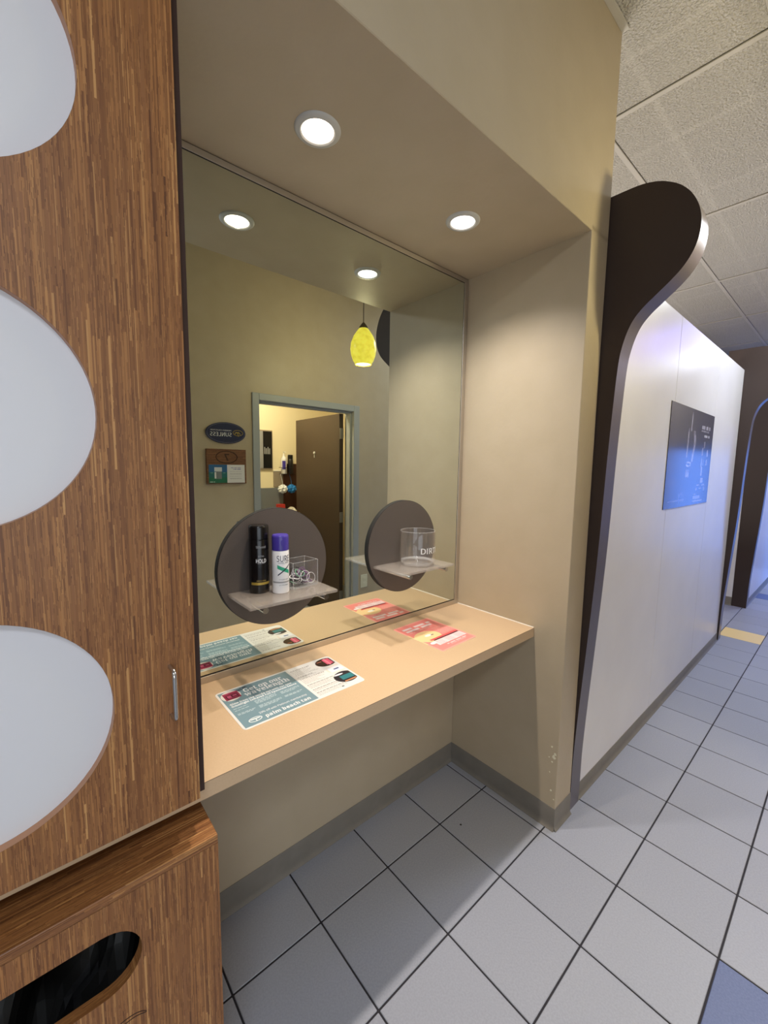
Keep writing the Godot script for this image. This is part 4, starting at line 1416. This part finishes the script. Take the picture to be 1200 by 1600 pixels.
	# poufs: crumpled net balls
	for k in 2:
		t = thing("bath_pouf", ["white ruffled bath pouf hanging under the wire rack", "bright blue ruffled bath pouf hanging under the wire rack"][k], "bath pouf", Vector3([0.676, 0.79][k], 1.278, z1 - 0.085), "bath poufs")
		st = begin()
		var nu := 30
		var nv := 18
		var pf := func(i: int, j: int) -> Vector3:
			var th := TAU * i / nu
			var ph := PI * j / nv
			var r := 0.049 * (1.0 + 0.16 * sin(th * 7.0 + ph * 3.0 + k) * sin(ph) + 0.1 * sin(ph * 9.0 + th * 2.0) + 0.06 * sin(th * 11.0 - ph * 5.0))
			return Vector3(r * sin(ph) * cos(th), r * cos(ph) * 0.95, r * sin(ph) * sin(th) * 0.95)
		for i in nu:
			for j in nv:
				var a: Vector3 = pf.call(i, j)
				var b: Vector3 = pf.call(i + 1, j)
				var c: Vector3 = pf.call(i + 1, j + 1)
				var d: Vector3 = pf.call(i, j + 1)
				if j > 0:
					poly(st, [a, b, c], a + b + c)
				if j < nv - 1:
					poly(st, [a, c, d], a + c + d)
		part(t, "net_ball", st, [M.pouf_white, M.pouf_blue][k])
		st = begin()
		tube(st, [Vector3(0, 0.05, 0.0), Vector3(0.004, 0.1, 0.02), Vector3(0, 0.17, 0.05)], 0.002, 6)
		part(t, "cord", st, [M.pouf_white, M.pouf_blue][k])
	# ledge with a red box and folded tissue
	t = thing("wall_ledge", "narrow grey ledge on the side room wall below the poufs", "ledge", Vector3(0.74, 0.985, z1 - 0.012))
	boxp(t, "plank", Vector3(-0.2, 0, -0.12), Vector3(0.15, 0.02, 0), M.wainscot, 0.003)
	t = thing("red_box", "small red carton on the narrow ledge, through the doorway", "box", Vector3(0.655, 1.005, z1 - 0.07))
	boxp(t, "carton", Vector3(-0.045, 0, -0.03), Vector3(0.045, 0.095, 0.03), M.red, 0.003)
	boxp(t, "lid_flap", Vector3(-0.044, 0.095, -0.029), Vector3(0.044, 0.097, 0.029), M.red, 0.0005)
	t = thing("tissue_pile", "crumpled pale tissues beside the red carton on the ledge", "tissues", Vector3(0.785, 1.005, z1 - 0.08))
	st = begin()
	for i in 24:
		for j in 8:
			var q := []
			for o in [[0, 0], [1, 0], [1, 1], [0, 1]]:
				var th: float = TAU * (i + o[0]) / 24
				var rr: float = (j + o[1]) / 8.0
				q.append(Vector3(cos(th) * 0.085 * rr, 0.045 * (1 - rr * rr) * (1.0 + 0.35 * sin(th * 5.0 + rr * 8.0)) + 0.001, sin(th) * 0.045 * rr))
			poly(st, [q[0], q[1], q[2]] if j > 0 else [q[0] + Vector3(0, 0.0001, 0.0001), q[1], q[2]], Vector3.UP)
			poly(st, [q[0], q[2], q[3]], Vector3.UP)
	part(t, "crumple", st, M.tissue)

# ---------------------------------------------------------------- partitions and fins down the corridor
func fin_mesh() -> Array:
	var front := [Vector2(0.337, 0.0), Vector2(0.339, 0.12), Vector2(0.3395, 0.242), Vector2(0.345, 0.396), Vector2(0.354, 0.587), Vector2(0.365, 0.802), Vector2(0.376, 1.03), Vector2(0.385, 1.269), Vector2(0.393, 1.598), Vector2(0.402, 1.85), Vector2(0.408, 1.961), Vector2(0.415, 2.017), Vector2(0.43, 2.075), Vector2(0.45, 2.12), Vector2(0.48, 2.157), Vector2(0.519, 2.191), Vector2(0.565, 2.23), Vector2(0.6, 2.267), Vector2(0.625, 2.311), Vector2(0.637, 2.358), Vector2(0.638, 2.409), Vector2(0.626, 2.457), Vector2(0.602, 2.504), Vector2(0.566, 2.545), Vector2(0.52, 2.576), Vector2(0.478, 2.593), Vector2(0.436, 2.601), Vector2(0.381, 2.603), Vector2(0.3, 2.603), Vector2(0.205, 2.603)]
	var curve := smooth(front, 4)
	var outline := PackedVector2Array(curve)
	outline.append(Vector2(0.205, 0.0))
	var th := 0.094
	var st := begin()
	extrude(st, outline, Vector3.ZERO, Vector3.BACK, Vector3.UP, Vector3.RIGHT * th, false, true)
	poly(st, [Vector3(0, 0, 0.205), Vector3(th, 0, 0.205), Vector3(th, 2.603, 0.205), Vector3(0, 2.603, 0.205)], Vector3.FORWARD)
	poly(st, [Vector3(0, 0, 0.205), Vector3(th, 0, 0.205), Vector3(th, 0, 0.337), Vector3(0, 0, 0.337)], Vector3.DOWN)
	var faces := st.commit()
	st = begin()
	for i in curve.size() - 1:
		var a := (curve[i + 1] - curve[maxi(i - 1, 0)]).normalized()
		var b := (curve[mini(i + 2, curve.size() - 1)] - curve[i]).normalized()
		var na := Vector3(0, -a.x, a.y)
		var nb := Vector3(0, -b.x, b.y)
		squad(st, [Vector3(0, curve[i].y, curve[i].x), Vector3(0, curve[i + 1].y, curve[i + 1].x), Vector3(th, curve[i + 1].y, curve[i + 1].x), Vector3(th, curve[i].y, curve[i].x)], [na, nb, nb, na])
	return [faces, st.commit()]

func corridor_things() -> void:
	var fm := fin_mesh()
	var labels := ["dark brown curved fin with metallic edge, beside the niche's side wall", "dark brown curved fin at the far end of the white partition with the poster", "dark brown curved fin farthest down the corridor, before the blue-lit partition"]
	var fx := [0.1945, 3.158, 4.556]
	for i in 3:
		var t := thing("divider_fin", labels[i], "divider", Vector3(fx[i], 0, 0), "curved divider fins")
		add(t, "slab", fm[0], M.fin)
		add(t, "edge_band", fm[1], M.fin_edge).set_meta("label", "metallic edge band")
	# near partition of three panels
	var p := struct("wall_partition", "low white panelled partition along the corridor", "wall")
	var xs := [0.2905, 1.284, 2.256, 3.155]
	for i in 3:
		boxp(p, "panel", Vector3(xs[i] + 0.0015, 0.0, 0.262), Vector3(xs[i + 1] - 0.0015, PAR, 0.325), M.panel_white, 0.002)
	boxp(p, "core", Vector3(xs[0], 0.0, 0.21), Vector3(xs[3], PAR - 0.005, 0.262), M.print_grey)
	var b := struct("baseboard_partition", "grey vinyl cove base along the white partition", "baseboard")
	base_run(b, "strip", Vector3(xs[0], 0, 0.325), Vector3(xs[3], 0, 0.325), Vector3.BACK, 0.075)
	# far partition
	p = struct("wall_far", "white partition lit blue beyond the farthest fin", "wall")
	var ys := [4.652, 5.62, 6.6, 7.58, 8.56, 9.54]
	for i in 5:
		boxp(p, "panel", Vector3(ys[i] + 0.0015, 0.0, 0.262), Vector3(ys[i + 1] - 0.0015, PAR, 0.325), M.panel_white, 0.002)
	boxp(p, "return_panel", Vector3(4.556, 0.0, -1.8), Vector3(4.61, PAR, 0.204), M.panel_white, 0.002)
	b = struct("baseboard_far", "grey vinyl cove base along the blue-lit partition", "baseboard")
	base_run(b, "strip", Vector3(4.652, 0, 0.325), Vector3(9.54, 0, 0.325), Vector3.BACK, 0.075)
	base_run(b, "strip", Vector3(4.556, 0, -1.8), Vector3(4.556, 0, 0.204), Vector3.LEFT, 0.1)
	# poster
	var W := 1024
	var H := 620
	var im := Image.create(W, H, false, Image.FORMAT_RGB8)
	im.fill(c8(66, 61, 76))
	# pale portrait: soft bands of light on dark
	for k in 2600:
		var a := rng.randf() * TAU
		var q := rng.randf()
		var x := 430.0
		var y := 180.0
		var c := c8(120, 116, 130)
		if q < 0.3:
			y = rng.randf_range(20, 130)
			x = 452 - y * 0.05 + rng.randf_range(-7, 7)
		elif q < 0.55:
			y = rng.randf_range(130, 330)
			x = 560 - absf(y - 200) * 0.35 + rng.randf_range(-30, 14)
			c = c8(140, 136, 148)
		elif q < 0.75:
			y = rng.randf_range(120, 300)
			x = 392 - (y - 200) * 0.06 + rng.randf_range(-16, 10)
		elif q < 0.9:
			x = 440 + cos(a) * 52
			y = 345 + sin(a) * 12
		else:
			x = 430 + rng.randf_range(-38, 38)
			y = 405 + rng.randf_range(-22, 20)
			c = c8(150, 146, 160)
		im.fill_rect(Rect2i(int(x), int(y), 7, 12), im.get_pixel(clampi(int(x), 0, W - 1), clampi(int(y), 0, H - 1)).lerp(c8(190, 186, 200), 0.22))
	greek(im, 700, 930, 86, 24, c8(176, 172, 184))
	greek(im, 700, 900, 116, 12, c8(150, 146, 160))
	greek(im, 780, 940, 146, 16, c8(196, 192, 202))
	var pale := c8(172, 168, 186)
	for r in [[800, 190, 26, 46], [752, 232, 34, 56], [892, 244, 32, 46], [756, 306, 22, 60], [800, 306, 18, 50], [880, 312, 40, 40], [770, 362, 34, 64], [778, 440, 70, 34], [700, 484, 60, 10], [830, 484, 70, 10], [680, 506, 24, 18], [760, 508, 70, 8], [880, 500, 36, 30], [640, 548, 60, 8], [628, 562, 180, 22], [624, 592, 250, 10]]:
		im.fill_rect(Rect2i(r[0], r[1], r[2], r[3]), pale.darkened(rng.randf() * 0.25))
	oval_fill(im, 130, 470, 62, 40, c8(84, 80, 104))
	for k in 60:
		var a := PI + PI * k / 60.0
		im.fill_rect(Rect2i(int(330 + cos(a) * 60), int(590 + sin(a) * 60), 14, 12), c8(104, 100, 128))
	im.fill_rect(Rect2i(70, 572, 360, 12), c8(110, 106, 134))
	im.fill_rect(Rect2i(62, 0, 6, H), c8(92, 88, 108))
	var m := StandardMaterial3D.new()
	m.resource_name = "poster_print"
	m.albedo_texture = tex(im)
	m.roughness = 0.2
	m.clearcoat_enabled = true
	m.clearcoat = 0.25
	m.clearcoat_roughness = 0.12
	var t := thing("poster", "glossy dark poster with faint portrait and products on the white partition", "poster", Vector3(1.731, 1.637, 0.325))
	boxp(t, "sheet", Vector3(-0.5145, -0.3125, 0), Vector3(0.5145, 0.3125, 0.003), M.black)
	var st := begin()
	poly(st, [Vector3(-0.5145, -0.3125, 0.0034), Vector3(0.5145, -0.3125, 0.0034), Vector3(0.5145, 0.3125, 0.0034), Vector3(-0.5145, 0.3125, 0.0034)], Vector3.BACK, [Vector2(0, 1), Vector2(1, 1), Vector2(1, 0), Vector2(0, 0)])
	part(t, "print", st, m)
